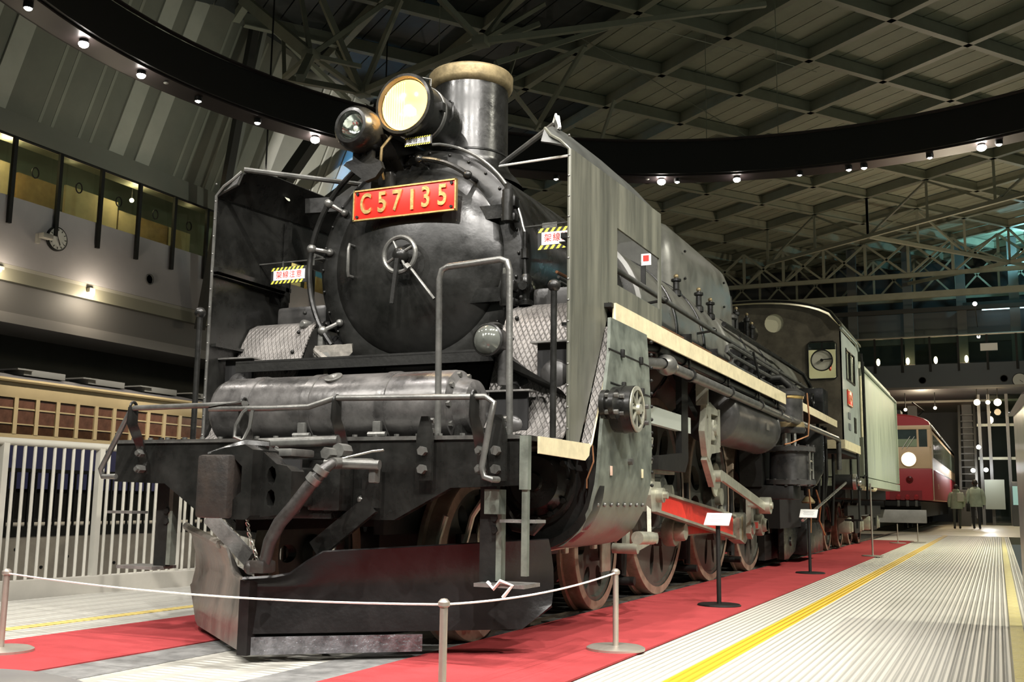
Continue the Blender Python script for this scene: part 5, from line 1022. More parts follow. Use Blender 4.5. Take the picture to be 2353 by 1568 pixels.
    for k in range(5): obj('oil_pipe', MB().tube([(s*(.83+.012*k), 1.6, 2.30-.035*k), (s*(.86+.012*k), 5.0, 2.29-.035*k), (s*(.88+.012*k), 9.0, 2.27-.035*k), (s*(.9+.01*k), 11.2, 2.2-.03*k)], .011, 6), cols[k], loco)
    for y in (2.6, 3.6, 4.6, 5.6, 6.6, 7.6): obj('pipe_clamp', MB().bb((s*.82, y, 2.12), (s*.93, y+.03, 2.33)), BLK, bo)
    for y in (3.0, 3.9): obj('hanging_pipe', MB().tube([(s*.93, y, 2.12), (s*1.0, y+.05, 2.02), (s*1.02, y+.1, 1.9)], .010, 6), BLK, bo)
    obj('feed_check_valve', MB().box((s*.98, 4.9, 2.12), (.2, .18, .10), None, .02).cyl((s*.9, 5.05, 2.05), (s*1.05, 5.05, 2.05), .05, 12), BLK, bo)
    for k, (z, y0) in enumerate(((2.40, 5.9), (2.30, 6.1), (2.20, 5.8), (2.10, 6.0))):
        obj('cooling_pipe', MB().tube([(s*1.0, 8.4, z), (s*1.0, y0, z), (s*.99, y0-.12, z-.03), (s*.98, y0-.12, z-.07), (s*1.0, y0+.02, z-.10), (s*1.0, 8.4, z-.09)], .022, 8), PIPEM, loco)
    for y in (6.5, 7.2, 8.0): obj('cooling_bracket', MB().bb((s*.85, y, 1.95), (s*1.0, y+.05, 2.45)), BLKM, loco)
    obj('cooling_rod', MB().cyl((s*1.04, 6.8, 2.45), (s*1.06, 7.2, 2.0), .014, 6), BLKM, loco)
    for k in range(3): obj('steam_pipe', MB().tube([(s*.9, 7.9+.22*k, 2.28), (s*1.1, 8.0+.22*k, 2.30), (s*1.2, 8.05+.22*k, 2.2), (s*1.22, 8.1+.22*k, 2.0), (s*1.22, 8.1+.22*k, 1.75)], .045, 10), BLKM, loco)
    obj('upper_pipe', MB().tube([(s*.72, 6.8, 2.78), (s*.80, 9.6, 2.75), (s*.95, 10.6, 2.65), (s*1.05, 11.0, 2.4), (s*1.1, 11.05, 2.1)], .03, 8), BLK, loco)
    obj('lubricator_box', MB().box((s*1.12, 10.35, 2.2), (.35, .5, .38), None, .02), BLK, loco)
    obj('wheel_valve', MB().tube([(s*1.28, 9.3+.08*math.cos(k*.63), 2.15+.08*math.sin(k*.63)) for k in range(10)], .012, 6, closed=True), BLK, loco)
# valves and stands atop boiler behind the dome
for x, y, h_ in ((.60, 5.3, .20), (.62, 6.1, .24), (.62, 6.6, .22), (.35, 9.1, .35), (.45, 9.6, .28), (.30, 10.0, .40)):
    z = BZ+math.sqrt(max(.1, .62-x*x))-.03
    v = obj('boiler_fitting', MB().lathe([(.05, 0), (.05, .05), (.03, .07), (.03, h_*.7), (.05, h_*.75), (.05, h_*.85), (.02, h_*.9), (.015, h_)], (x, y, z), n=12), BLK, loco)
    obj('fitting_cap', MB().ball((x, y, z+h_), .025, 8), BRASSD, v)
obj('safety_valve', MB().lathe([(.10, 0), (.10, .1), (.14, .12), (.14, .16), (.08, .2), (.07, .42), (.04, .44), (.001, .44)], (.25, 9.0, 3.1), n=18), BLKT, loco)
obj('whistle', MB().lathe([(.02, 0), (.02, .12), (.04, .13), (.04, .3), (.001, .32)], (.1, 9.5, 3.13), n=14), BRASSD, loco)
obj('turbo_generator', MB().lathe([(.001, 0), (.13, 0), (.15, .05), (.15, .35), (.10, .42), (.001, .42)], (.2, 10.2, 3.25), YA, 20), BLK, loco)
# ---- cab
CF = 11.35; CB = 13.45
cabp = []
for i in range(21):
    t = -1+2*i/20; cabp.append((1.36*t, 3.42+.42*math.sqrt(max(0, 1-abs(t)**2.3))))
out = [(-1.40, 1.60), (1.40, 1.60), (1.40, 3.42)]+cabp[::-1][1:-1]+[(-1.40, 3.42)]
win = [(.92, 2.68), (.95, 2.65), (1.30, 2.65), (1.33, 2.68), (1.33, 3.17), (1.29, 3.21), (.96, 3.21), (.92, 3.17)]
port = [(.43+.145*math.cos(k*math.pi/10), 3.53+.145*math.sin(k*math.pi/10)) for k in range(20)]
CABM = mat('brownish_cab_front_paint', (.11, .095, .07), .45, 0, .4, 4, .1, 20)
CABS = mat('grey_green_cab_side', (.28, .31, .285), .42, 0, .12, 4, .08, 12, rvar=.08)
mir = lambda L: [(-a, b) for a, b in L][::-1]
cf = obj('cab_front', MB().prism(out, -.03, (0, CF, 0), holes=[win, mir(win), port, mir(port)]), CABM, loco)
obj('port_glass', MB().lathe([(.001, 0), (.145, 0)], (.43, CF+.02, 3.53), (0, -1, 0), 24), mat('pale_port_board', (.85, .80, .58), .6), cf)
LITC = mat('lamplit_cab_wall', (.36, .33, .24), .6)
for s in (-1, 1):
    wn = obj('cab_front_window', MB().bb((s*.92, CF+.01, 2.65), (s*1.33, CF+.016, 3.21)), GLASS, cf)
    obj('clear_view_ring', MB().tube([(s*1.12+.155*math.cos(k*math.pi/14), CF-.01, 2.93+.155*math.sin(k*math.pi/14)) for k in range(28)], .010, 6, closed=True), BLKM, wn)
    obj('clear_view_disc', MB().lathe([(.001, 0), (.15, 0)], (s*1.12, CF+.005, 2.93), (0, -1, 0), 28), mat('clear_view_glow_disc', (.62, .60, .50), .4, 0), wn); obj('clear_view_hub', MB().cyl((s*1.12, CF-.03, 2.93), (s*1.12, CF, 2.93), .022, 10).beam((s*1.12, CF-.02, 2.935), (s*1.27, CF-.02, 2.945), .01, .015), BLKM, wn)  # pale disc colour stands for the glow of the lit cab
    obj('window_frame', MB().tube([(s*a, CF-.01, b) for a, b in win], .012, 5, closed=True), BLKM, wn)
    X = 1.40*s
    side = [(CF, 1.74), (CB-.15, 1.74), (CB-.15, 1.9), (CB, 1.9), (CB, 3.36), (CF, 3.36)]
    cs = obj('cab_side', MB().prism(side, -.02*s, (X, 0, 0), (0, 1, 0), (0, 0, 1), holes=[[(11.85, 2.70), (12.85, 2.70), (12.85, 3.16), (11.85, 3.16)]]), CABS, loco)
    obj('side_window_frame', MB().tube([(X, 11.85, 2.70), (X, 12.85, 2.70), (X, 12.85, 3.16), (X, 11.85, 3.16)], .018, 6, closed=True).bb((X-.015, 12.30, 2.70), (X+.015, 12.34, 3.16)), BLK, cs)
    obj('window_sash', MB().bb((X-.02*s, 11.87, 2.72), (X-.03*s, 12.83, 3.14)), mat('dusty_cab_glass', (.30, .32, .25), .25), cs)
    obj('cream_sill', MB().bb((X, CF-.01, 1.62), (X+s*.012, CB-.15, 1.75)).bb((s*1.0, CF-.012, 1.62), (X, CF, 1.75)), CREAM, cs)
    np_ = obj('cab_number_plate', MB().box((X+s*.012, 12.1, 2.42), (.014, .52, .24), None, .003), RED, cs, label='red number plate on the cab side')
    obj('plate_border', MB().box((X+s*.016, 12.1, 2.53), (.016, .53, .015)).box((X+s*.016, 12.1, 2.31), (.016, .53, .015)).box((X+s*.016, 11.85, 2.42), (.016, .015, .24)).box((X+s*.016, 12.36, 2.42), (.016, .015, .24)), BRASS, np_, 0)
    text('brass_numeral', 'C57135', .15, (X+s*.021, 12.1, 2.42), (0, s, 0), (0, 0, 1), BRASS, np_, .003, .82)
    for z in (2.15, 1.98): obj('small_plate', MB().box((X+s*.006, 12.05, z), (.008, .22, .10)), mat('small_grey_plate', (.10, .11, .12), .5), cs)
    obj('data_plate', MB().box((X+s*.006, 12.75, 2.05), (.008, .25, .24)), BLK, cs)
    obj('eave_gutter', MB().tube([(X+s*.01, CF-.02, 3.40), (X+s*.01, CB-.3, 3.42), (X+s*.01, CB, 3.34)], .022, 8), CABS, cs)
    obj('cab_handrail', MB().tube([(X+s*.05, CB+.05, 3.3), (X+s*.06, CB+.08, 2.9), (X+s*.06, CB+.08, 1.3), (X+s*.02, CB, 1.25)], .020, 8), BLK, cs)
    obj('cab_handrail', MB().cyl((X+s*.05, CB-.18, 1.9), (X+s*.05, CB-.18, 2.9), .016, 8), CREAM, cs)
    obj('cab_step', MB().bb((X-.25*s, CB-.35, .55), (X, CB-.05, .58)).bb((X-.04*s, CB-.3, .58), (X-.02*s, CB-.1, 1.75)).bb((X-.25*s, CB-.35, 1.05), (X, CB-.05, 1.08)), BLKM, cs)
rf = []
for y in (CF-.06, CB+.25):
    rf.append([(a*1.03, y, b+.03) for a, b in [(-1.36, 3.40)]+cabp+[(1.36, 3.40)]])
obj('cab_roof', MB().sheet(rf, .03), mat('olive_cab_roof', (.09, .085, .055), .5, 0, .3, 3), loco)
obj('roof_bead', MB().tube([(a*1.03, CF-.06, b+.03) for a, b in cabp], .02, 6), BLK, loco)
obj('cab_back', MB().bb((-1.36, CB+.1, 1.6), (1.36, CB+.14, 3.4)), LITC, loco)
obj('cab_floor', MB().bb((-1.36, CF, 1.55), (1.36, CB, 1.62)), BLKM, loco)
obj('backhead_wheel', MB().tube([(1.12, 12.2+.12*math.cos(k*.52), 3.0+.12*math.sin(k*.52)) for k in range(12)], .012, 6, closed=True), REDP, loco)
l = bpy.data.lights.new('cab_light', 'POINT'); l.energy = 22; l.color = (1, .9, .62); l.shadow_soft_size = .1
o = bpy.data.objects.new('cab_light', l); COL.objects.link(o); o.location = (.7, 12.3, 3.3)
obj('cab_lamp', MB().ball((.7, 12.3, 3.42), .05, 8), BULB, loco)

# ================================================================== TENDER
td = thing('tender', (0, 16.9, 0), 'pale grey-green streaked coal tender coupled behind the locomotive cab', 'tender')
TM = mat('streaked_tender_paint', (.26, .29, .235), .46, .1, 0, 9, .05, 10, col2=(.42, .45, .35), streak=True, rvar=.1)
tank = obj('tender_tank', MB().bb((-1.40, 13.85, 1.28), (1.40, 20.45, 3.10)), TM, td)
obj('coal_bunker', MB().prism([(13.95, 3.10), (20.35, 3.10), (20.35, 3.14), (19.8, 3.26), (14.2, 3.26), (13.95, 3.16)], 2.70, (-1.35, 0, 0), (0, 1, 0), (0, 0, 1)), TM, td)
obj('top_bead', MB().tube([(1.41, 13.85, 3.11), (1.41, 20.45, 3.11)], .025, 6).tube([(1.41, 20.45, 1.28), (1.41, 20.45, 3.11)], .018, 6), TM, td)
obj('tender_footboard', MB().bb((-1.42, 13.8, 1.12), (1.42, 20.6, 1.26)), TM, td)
obj('tender_frame', MB().bb((-1.1, 13.7, .92), (1.1, 20.7, 1.12)), BLKM, td)
for y in (14.2, 14.8): obj('pipe_roll', MB().cyl((1.36, y-.4, 1.10), (1.36, y+.9, 1.10), .05, 12), CREAM, td)
obj('front_ladder', MB().cyl((1.44, 13.8, .9), (1.44, 13.8, 3.2), .02, 8).cyl((1.2, 13.72, .9), (1.2, 13.72, 3.2), .02, 8), BLK, td)
for y in (14.9, 16.5, 18.0, 19.5):
    for s in (-1, 1):
        w = put(TD, 'tender_wheel', td, loc=(s*.56, y, .43)); put(TT_, 'tyre', w, loc=(s*.56, y, .43), rot=(0, 0, 0 if s > 0 else math.pi)); put(TH, 'hub', w, loc=(s*.56, y, .43))
        ax = obj('axle_box', MB().box((s*.92, y, .45), (.22, .24, .28), None, .03).box((s*1.04, y, .42), (.04, .18, .18), None, .02), GRODS, td)
        obj('leaf_spring', MB().prism([(-.45, .08), (-.2, .0), (.2, .0), (.45, .08), (.2, .14), (-.2, .14)], .09, (s*.92, y, .66), (0, 1, 0), (0, 0, 1)), BLK, ax)
    
for s in (-1, 1):
    for y in (15.7, 18.75): obj('bogie_frame', MB().prism([(-1.3, .62), (1.3, .62), (1.3, .80), (-1.3, .80)], .06, (s*.98, y, 0), (0, 1, 0), (0, 0, 1)).prism([(-.35, .30), (.35, .30), (.5, .62), (-.5, .62)], .06, (s*.98, y, 0), (0, 1, 0), (0, 0, 1), holes=[[(-.15, .38), (.15, .38), (.2, .55), (-.2, .55)]]), BLKM, td)
# ================================================================== RED RAILCAR
rc = thing('electric_railcar', (0, 41, 0), 'cream and red electric railcar with lit round headlamp behind the tender', 'railcar')
CR1 = mat('railcar_red', (.42, .035, .045), .45, 0, .06, 2); CR2 = mat('railcar_cream', (.72, .52, .32), .45, 0, .05, 2)
F0, F1 = 31.0, 51.0; HX = 1.45
def section(y, z0, z1, ins=0.0): return [(-HX+ins, y, z0), (HX-ins, y, z0), (HX-ins, y, z1), (-HX+ins, y, z1)]
OX = .12; L_, R_ = OX-HX, OX+HX
obj('body_shell', MB().bb((L_, F0+.06, .98), (R_, F1, 3.32)), CR2, rc)
obj('lower_red_panel', MB().bb((L_-.004, F0, .98), (R_+.004, F1, 1.97), .03), CR1, rc); obj('waist_band', MB().bb((L_, F0+.004, 1.97), (R_-.03, F0+.2, 2.65), .02), CR2, rc)
wb_ = MB()
for a, b in ((L_, L_+.3), (-.05, .05), (1.16, 1.22), (1.47, R_)): wb_.bb((a, F0+.01, 2.65), (b, F0+.1, 3.20))
obj('window_pillars', wb_, CR2, rc); obj('upper_band', MB().bb((L_, F0, 3.20), (R_, F1, 3.33), .01), CR2, rc)
g = []
for y in (F0, F0+.05, F0+.3, F1):
    k = {F0: .80, F0+.05: .9, F0+.3: 1, F1: 1}[y]; g.append([(OX-HX*math.cos(math.pi*i/12), y, 3.33+.42*k*math.sin(math.pi*i/12)**.8) for i in range(13)])
rr_ = obj('roof', MB().sheet(g).add(g[0], [tuple(range(13))]), CR1, rc)
obj('roof_equipment', MB().bb((-.4, 32.5, 3.7), (.6, 33.3, 3.95), .03), BLKM, rc); obj('roof_equipment', MB().bb((.0, 35, 3.7), (.9, 36.5, 3.9), .03), BLKM, rc)
for x in (-.3, .9): obj('pantograph', MB().tube([(x, 34, 3.7), (x+.3, 34.8, 4.1), (x, 33.8, 4.3)], .03, 6), BLKM, rc)
dg = mat('dark_cab_glass', (.05, .07, .07), .08, 0, .3, .8)
for a, b in ((-.95, -.05), (.05, 1.16), (1.22, 1.47)): obj('windscreen', MB().bb((a, F0+.03, 2.65), (b, F0+.055, 3.20)), dg, rc)
obj('cab_blind', MB().bb((.05, F0+.02, 2.66), (1.16, F0+.028, 2.90)), mat('pale_green_blind', (.30, .38, .25), .6), rc)
for x in (.72, .85): obj('wiper', MB().cyl((x, F0-.02, 2.60), (x+.25, F0-.02, 2.98), .012, 6), WHITE, rc)
obj('headlamp_lens', MB().lathe([(.001, -.05), (.2, -.04), (.22, 0)], (.90, F0, 2.26), YA, 28), mat('lit_railcar_lamp', (1, .9, .6), .3, emit=(1, .82, .48), es=1.6), rc)
obj('headlamp_rim', MB().lathe([(.22, -.03), (.25, -.02), (.25, .02)], (.90, F0, 2.26), YA, 28), CR2, rc)
obj('tail_lamp', MB().lathe([(.001, -.07), (.05, -.07), (.06, -.05), (.10, -.04), (.11, 0)], (.90, F0, 1.62), YA, 20), mat('dark_red_lens', (.12, .01, .01), .2), rc)
for x in (.55, .82, 1.08):
    j = obj('jumper_socket', MB().cyl((x, F0-.1, 1.05), (x, F0, 1.10), .07, 12), CR1, rc); obj('jumper_cable', MB().cyl((x, F0-.1, .78), (x, F0-.06, .96), .05, 8), PIPEM, rc)
obj('recess_shade_panel', MB().bb((.3, F0-.02, .98), (1.25, F0+.01, 1.28)), mat('shaded_body_red', (.24, .02, .025), .5), rc)  # flat panel in darkened body red; recess shade put into its colour
obj('skirt_plough', MB().bb((L_+.3, F0-.05, .27), (1.36, F0, .68), .02), mat('grey_white_plough', (.50, .50, .48), .4, .2, .2, 2), rc)
obj('underframe', MB().bb((-1.2, F0+.1, .45), (1.2, F1, .95)), BLKM, rc); obj('coupler', MB().bb((-.25, F0-.45, .75), (.15, F0, .95), .02).bb((-.7, F0-.1, .80), (1.2, F0+.1, .95)), BLKM, rc)
win_b = mat('railcar_window_glass', (.16, .20, .16), .08, .3, .3, 1)
wnm = mesh(MB().bb((-.01, -.36, 2.08), (.012, .36, 2.82)), 'side_window', win_b, 0)
for i in range(18): put(wnm, 'side_window', rc, loc=(R_+.006, F0+1.6+i*1.02, .27))
obj('cream_door_edge', MB().bb((R_-.02, F0+.25, .98), (R_+.012, F0+.6, 3.3)), CR2, rc); obj('eave_rail', MB().cyl((R_, F0+.3, 3.34), (R_, F1, 3.34), .04, 8), STEEL, rc)
obj('rail_light', MB().bb((R_+.007, F0+2, 1.95), (R_+.012, F1-1, 1.99)), STEEL, rc)
for y in (33.5, 35.5, 46, 48):
    for s in (-1, 1): put(TD, 'bogie_wheel', rc, loc=(s*.56, y, .43))
text('side_lettering', 'クモハ', .22, (R_+.009, F0+3.6, 1.45), (0, 1, 0), (0, 0, 1), CR2, rc, .001, 1.4)
# ================================================================== CREAM COACH AT LEFT
ct = thing('cream_coach', (-16.3, 13, -.8), 'cream coach with rows of small brown-lit windows and dark roof at left', 'coach')
CC = mat('ochre_cream_coach_paint', (.56, .44, .25), .22, 0, .05, 2, coat=.4); CBL = mat('navy_coach_paint', (.02, .022, .07), .35)
CX = -15.0
obj('fascia', MB().bb((-17.8, -2, 2.76), (CX, 40, 3.12), .01), CC, ct); obj('eave', MB().tube([(CX+.02, -2, 3.12), (CX+.02, 40, 3.12)], .05, 8), CC, ct)
obj('lower_sill', MB().bb((-17.8, -2, 1.86), (CX, 40, 2.02)), CC, ct); obj('navy_side', MB().bb((-17.8, -2, .9), (CX-.01, 40, 1.86)), CBL, ct)
obj('coach_underframe', MB().bb((-17.5, -2, -.2), (CX-.3, 40, .9)), BLKM, ct)
obj('roof', MB().sheet([[(CX-.02-1.38*(1-math.cos(math.pi*i/12)), y, 3.14+.22*math.sin(math.pi*i/12)) for i in range(13)] for y in (-2, 40)]), mat('dark_grey_coach_roof', (.10, .095, .10), .6), ct)
obj('interior_wall', MB().bb((-17.7, -2, 1.9), (-17.6, 40, 2.8)), mat('brown_coach_interior', (.22, .10, .05), .5, 0, .3, 2), ct)
WG = mat('brownish_window_glass', (.12, .055, .035), .06, 0, .6, 1.3, coat=.5); WG2 = mat('dark_brown_window', (.05, .022, .01), .1, 0, .8, 1.5)
cw1 = mesh(MB().bb((-.01, -.215, 2.56), (.0, .215, 2.745)), 'upper_pane', WG, 0); cw2 = mesh(MB().bb((-.01, -.215, 2.24), (.0, .215, 2.53)), 'middle_pane', WG, 0); cw3 = mesh(MB().bb((-.01, -.215, 2.03), (.0, .215, 2.215)), 'lower_pane', WG2, 0)
mul = mesh(MB().bb((-.05, -.05, 2.02), (.012, .05, 2.77)), 'window_post', CC, 0); bar = mesh(MB().bb((-.03, -.22, 2.53), (.006, .22, 2.56)), 'window_bar', CC, 0); bar2 = mesh(MB().bb((-.03, -.22, 2.215), (.006, .22, 2.24)), 'window_bar', CC, 0)
for i in range(-20, 22):
    y = 10.04+i*.54
    wd = put(cw1, 'window', ct, loc=(CX-.03, y, 0)); put(cw2, 'middle_pane', wd, loc=(CX-.03, y, 0)); put(cw3, 'lower_pane', wd, loc=(CX-.03, y, 0)); put(bar, 'window_bar', wd, loc=(CX-.02, y, 0)); put(bar2, 'window_bar', wd, loc=(CX-.02, y, 0)); put(mul, 'window_post', ct, loc=(CX-.005, y+.27, 0))
vm = mesh(MB().bb((-.3, -.55, 0), (.3, .55, .14), .01).bb((-.35, -.75, .10), (.35, -.35, .13)), 'roof_ventilator', mat('grey_ventilator', (.22, .22, .21), .6), 30)
for i in range(-6, 8): put(vm, 'roof_ventilator', ct, loc=(CX-.45, 9.9+i*1.75, 3.27))
# ---- pit railing (black) on concrete wall
pr_ = thing('black_railing', (-8.1, 8, .24), 'black iron railing on the concrete wall beyond the white fence', 'railing')
obj('top_rail', MB().bb((-8.17, -4, 1.08), (-8.12, 26, 1.13)), BLKM, pr_, 0); obj('bottom_rail', MB().bb((-8.17, -4, .26), (-8.12, 26, .38)), BLKM, pr_, 0)
bmh = mesh(MB().bb((-.012, -.012, .3), (.012, .012, 1.1)), 'baluster', BLKM, 0)
for i in range(110): put(bmh, 'baluster', pr_, loc=(-8.145, 2.5+i*.11, 0))
gp = obj('glossy_deck', MB().bb((-14.5, -6, .05), (-8.4, 40, .20)), mat('glossy_dark_platform', (.045, .04, .045), .08, 0, .4, .7), None, 0); gp['kind'] = 'structure'; gp.name = 'floor_platform'
obj('pale_strip', MB().bb((-14.45, -6, .20), (-14.3, 40, .23)), mat('pale_platform_edge', (.55, .5, .42), .4), gp, 0)  # pale strip along the platform edge
# ---- white fence
fn = thing('white_fence', (-4.5, 3, 0), 'white steel bar fence standing along the kerb at left', 'fence')
FW = mat('cream_white_fence_paint', (.66, .64, .56), .4, 0, .04, 4)
def fp(t):   # plan line of the fence, nearly parallel to the kerb
    return Vector((-4.55+.03*t, t, 0))
obj('top_rail', MB().tube([fp(-2)+Vector((0, 0, 1.26)), fp(9)+Vector((0, 0, 1.26))], .034, 10), FW, fn)
obj('bottom_rail', MB().tube([fp(-2)+Vector((0, 0, .03)), fp(9)+Vector((0, 0, .03))], .018, 8), FW, fn)
fb = mesh(MB().cyl((0, 0, .03), (0, 0, 1.25), .0155, 8), 'baluster', FW); fpm = mesh(MB().bb((-.03, -.03, -.15), (.03, .03, 1.25)), 'post', FW, 0)
i = 0; t = .82
while t < 8.6:
    if i % 10 == 0: put(fpm, 'post', fn, loc=fp(t))
    else: put(fb, 'baluster', fn, loc=fp(t))
    t += .107; i += 1
struct('baseboard_1', MB().add([(-4.75, -2, -.12), (-4.5, 9, -.12), (-3.35, 9, -.12), (-3.95, -2, -.12), (-4.75, -2, -.9), (-4.5, 9, -.9)], [(0, 1, 2, 3), (0, 4, 5, 1)]), mat('brownish_kerb_back', (.22, .19, .165), .8), 0)
# ================================================================== POSTS, ROPES, SIGN STANDS
def post(x, y, h, lab, cat='post', grp='rope posts around the locomotive', r=.016, rb=.16, m=POSTM):
    t = thing('rope_post', (x, y, .01), lab, cat, grp)
    obj('base', MB().lathe([(.001, .022), (rb*.9, .020), (rb, .012), (rb, 0), (.001, 0)], (x, y, .01), n=32), m, t)
    obj('pole', MB().cyl((x, y, .02), (x, y, h), r, 14), m, t); obj('knob', MB().lathe([(r, -.02), (r*1.5, -.015), (r*1.5, .0), (r*.8, .012), (.001, .014)], (x, y, h), n=14), m, t); return t
P1 = Vector((-1.27, -.72, .40)); P2 = Vector((1.40, -.94, .40)); P3 = Vector((1.46, .95, .42))
post(P1.x, P1.y, .41, 'satin metal rope post on red carpet at the left frame edge'); post(P2.x, P2.y, .41, 'satin metal rope post cropped by the bottom edge in front of the plough'); post(P3.x, P3.y, .43, 'satin metal rope post on the carpet right of the plough')
def rope(a, b, sag, lab):
    pts = [a.lerp(b, i/14)-Vector((0, 0, sag*4*(i/14)*(1-i/14))) for i in range(15)]
    o = obj('rope', MB().tube(pts, .0048, 6), ROPE, None); tag(o, lab, 'rope')
rope(P1, P2, .035, 'thin white rope across the front of the plough'); rope(P2, P3, .03, 'thin white rope running back to the right rope post')
def stand(x, y, h, lab, m, w=.0, r=.018, rb=.17, card=True):
    t = thing('sign_stand', (x, y, .01), lab, 'sign stand', 'information stands beside the locomotive')
    obj('base', MB().lathe([(.001, .016), (rb*.95, .014), (rb, .006), (rb, 0), (.001, 0)], (x, y, .01), n=32), m, t); obj('pole', MB().cyl((x, y, .02), (x, y, h), r, 12), m, t)
    if card:
        R = Matrix.Rotation(math.radians(-52), 3, 'Z') @ Matrix.Rotation(math.radians(42), 3, 'X'); c = Vector((x, y, h+.02))
        R = Matrix.Rotation(math.radians(0), 3, 'Z') @ Matrix.Rotation(math.radians(38), 3, 'X')
        cd = obj('sign_card', MB().box(c, (.20, .15, .008), R), SIGNW, t, 0)
        for k in range(4): obj('print_line', MB().box(c+R @ Vector((0, .035-.022*k, .0048)), (.13-.02*(k % 2), .006, .001), R), mat('grey_print', (.35, .35, .36), .6) if k == 0 else bpy.data.materials['grey_print'], cd, 0)
stand(1.36, 3.74, .66, 'nearest black sign stand with tilted white card beside the driving wheels', BLKM)
stand(1.36, 8.22, .68, 'second black sign stand with white card before the trailing truck', BLKM)
stand(1.56, 13.1, 1.15, 'tall thin silver stand on the carpet beside the cab steps', POSTM, r=.014, card=False)
stand(1.41, 19.6, .42, 'short silver post on the carpet end, left of a pair', POSTM, r=.012, card=False); stand(1.75, 20.6, .42, 'short silver post on the pale floor, right of a pair', POSTM, r=.012, card=False)
# ================================================================== CABINET AT RIGHT, BENCH AT BOTTOM LEFT
kb = thing('silver_cabinet', (3.8, 2, 0), 'brushed silver panelled cabinet with dark sloping cap cropped at the right edge', 'cabinet')
SV = mat('brushed_silver_panel', (.46, .45, .44), .28, .7, .1, 3)
pf = [(3.525, -.6), (3.525, 3.4), (3.62, 3.55), (4.2, 3.55), (4.2, -.6)]
for y0, y1 in ((-.6, .9), (.915, 2.2), (2.215, 3.4)): obj('side_panel', MB().add([(3.525, y0, 0), (3.525, y1, 0), (3.525, y1, 1.24+.058*y1), (3.525, y0, 1.24+.058*y0), (3.56, y0, 0), (3.56, y1, 0), (3.56, y1, 1.24+.058*y1), (3.56, y0, 1.24+.058*y0)], [(0, 1, 2, 3), (4, 7, 6, 5), (0, 4, 5, 1), (3, 2, 6, 7), (0, 3, 7, 4), (1, 5, 6, 2)]), SV, kb, 0)
obj('cabinet_core', MB().bb((3.56, -.6, 0), (4.2, 3.5, 1.2)), BLKM, kb, 0); obj('rear_corner', MB().lathe([(.06, 0), (.06, 1.42)], (3.62, 3.42, 0), n=20), SV, kb)
obj('sloping_cap', MB().add([(3.49, -.62, 1.20), (3.49, 3.5, 1.44), (4.25, 3.5, 1.44), (4.25, -.62, 1.20), (3.56, -.62, 1.27), (3.56, 3.5, 1.51), (4.25, 3.5, 1.51), (4.25, -.62, 1.27)], [(0, 3, 2, 1), (4, 5, 6, 7), (0, 1, 5, 4), (1, 2, 6, 5), (2, 3, 7, 6), (3, 0, 4, 7)]), mat('dark_brown_cap', (.06, .045, .04), .35), kb, 0)
bn = obj('counter_top', MB().lathe([(.001, .0), (.36, -.002), (.40, -.014), (.41, -.035), (.40, -.05), (.001, -.05)], (1.13, -3.02, .362), n=48), mat('pale_grey_counter', (.80, .80, .82), .25, 0, .04, 3, coat=.3), None); tag(bn, 'pale grey rounded table top cropped at the bottom left corner', 'table')
obj('pedestal', MB().cyl((1.13, -3.02, .012), (1.13, -3.02, .32), .05, 16), BLKM, bn)
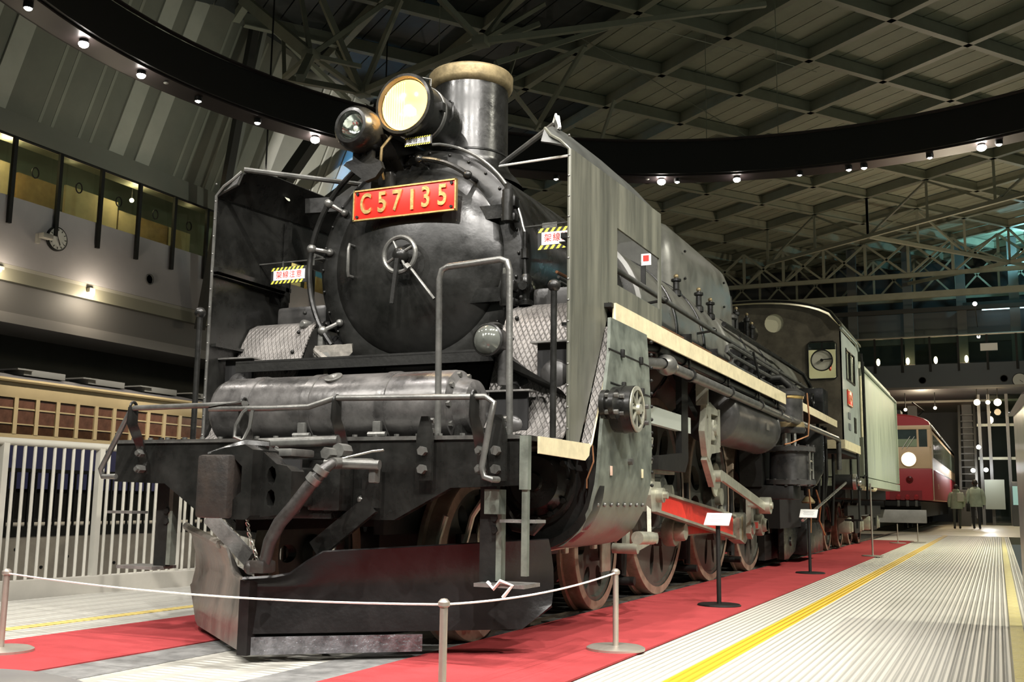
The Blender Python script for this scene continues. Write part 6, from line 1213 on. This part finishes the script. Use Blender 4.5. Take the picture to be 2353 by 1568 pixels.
# ================================================================== PEOPLE
def person(x, y, h, lab, coat_c, trouser_c, hood, step, rz=0):
    t = thing('person', (x, y, 0), lab, 'person'); s = h/1.72
    SKIN = mat('skin', (.42, .27, .2), .6)
    vs = [(0, 0, .95), (0, 0, 1.15), (0, .01, 1.36), (0, 0, 1.48), (0, 0, 1.56), (0, 0, 1.66)]; rad = [.13, .13, .15, .055, .075, .085]
    ed = [(0, 1), (1, 2), (2, 3), (3, 4), (4, 5)]
    for sg in (-1, 1):
        n = len(vs); vs += [(sg*.10, 0, .90), (sg*.11, step*sg*.5-.02, .50), (sg*.11, step*sg, .09), (sg*.11, step*sg+.12, .04)]; rad += [.09, .06, .045, .04]
        ed += [(0, n), (n, n+1), (n+1, n+2), (n+2, n+3)]
        n = len(vs); vs += [(sg*.19, 0, 1.38), (sg*.25, -.02, 1.10), (sg*.25, .06, .86), (sg*.25, .08, .80)]; rad += [.06, .045, .035, .035]; ed += [(2, n), (n, n+1), (n+1, n+2), (n+2, n+3)]
        for q in range(5):
            m_ = len(vs); fx = (q-2)*.014; L = (.045, .07, .08, .075, .055)[q]
            vs += [(sg*(.25-.005), .08+fx*1.2, .775), (sg*(.25-.012), .085+fx*1.4, .775-L)]; rad += [.009, .007]; ed += [(n+3, m_), (m_, m_+1)]
    me = bpy.data.meshes.new('body'); me.from_pydata([(a*s, b*s, c*s) for a, b, c in vs], ed, []); o = bpy.data.objects.new('body', me); COL.objects.link(o)
    md = o.modifiers.new('skin', 'SKIN'); md.use_smooth_shade = True
    for i, r_ in enumerate(rad): me.skin_vertices[0].data[i].radius = (r_*s, r_*s)
    me.skin_vertices[0].data[0].use_root = True
    o.modifiers.new('sub', 'SUBSURF').levels = 1; me.materials.append(mat('trouser_cloth', trouser_c, .8)); o.parent = t
    ck = mat('coat_cloth', coat_c, .8, 0, .15, 6)
    def ell(prof): 
        b = MB()
        g = [[(rx*math.cos(a), ry*math.sin(a), z) for a in [2*math.pi*k/20 for k in range(21)]] for z, rx, ry in prof]
        return b.sheet(g)
    def child(name, mb, m): 
        me = mesh(mb, name, m); q = bpy.data.objects.new(name, me); COL.objects.link(q); q.parent = t; return q
    child('coat', ell([(.78*s, .225*s, .15*s), (.95*s, .225*s, .155*s), (1.2*s, .215*s, .15*s), (1.38*s, .22*s, .14*s), (1.46*s, .14*s, .10*s), (1.50*s, .06*s, .06*s)]), ck)
    for sg in (-1, 1): child('sleeve', MB().tube([(sg*.17*s, 0, 1.40*s), (sg*.23*s, -.01*s, 1.28*s), (sg*.275*s, -.02*s, 1.08*s), (sg*.265*s, .06*s, .86*s)], [.075*s, .078*s, .07*s, .05*s], 12), ck)
    child('head', MB().ball((0, .01*s, 1.62*s), .098*s, 14, (.86, 1, 1.15)).ball((0, .115*s, 1.60*s), .018*s, 6).ball((-.088*s, .01*s, 1.615*s), .02*s, 6).ball((.088*s, .01*s, 1.615*s), .02*s, 6), SKIN)
    f = child('face', MB().ball((-.033*s, .098*s, 1.63*s), .010*s, 6).ball((.033*s, .098*s, 1.63*s), .010*s, 6).box((0, .1*s, 1.562*s), (.04*s, .01, .008)), BLACKI)
    child('hair', MB().ball((0, -.015*s, 1.645*s), .104*s, 14, (.9, .98, 1.05)), mat('black_hair', (.015, .013, .012), .6))
    if hood: child('hood', MB().ball((0, -.03*s, 1.50*s), .12*s, 12, (1.1, .8, .6)), ck)
    for sg in (-1, 1): child('shoe', MB().ball((sg*.11*s, (step*sg+.06)*s, .04*s), .05*s, 8, (.9, 2.3, .8)), BLACKI)
    t.rotation_euler = (0, 0, rz); return t
person(2.02, 37.5, 1.58, 'person in hooded pale green jacket walking away, left of the pair, shoulder bag on back', (.30, .36, .26), (.06, .065, .055), True, .16, .1)
person(2.66, 38.0, 1.76, 'taller person in pale green coat and dark trousers walking away, right of the pair', (.36, .44, .36), (.02, .022, .028), False, -.17, -.08)
b = obj('shoulder_bag', MB().bb((2.06, 37.28, .98), (2.28, 37.38, 1.30), .03), mat('pale_bag_cloth', (.48, .52, .42), .8), None); tag(b, 'pale bag hanging on the back of the hooded person', 'bag')
b = obj('handbag', MB().bb((2.33, 37.9, .62), (2.46, 38.1, .92), .03), BLKM, None); tag(b, 'dark bag carried low by the taller walking person', 'bag')
obj('bag_strap', MB().tube([(2.40, 37.95, .92), (2.41, 38.0, 1.0), (2.40, 38.05, .92)], .01, 6), BLKM, b)
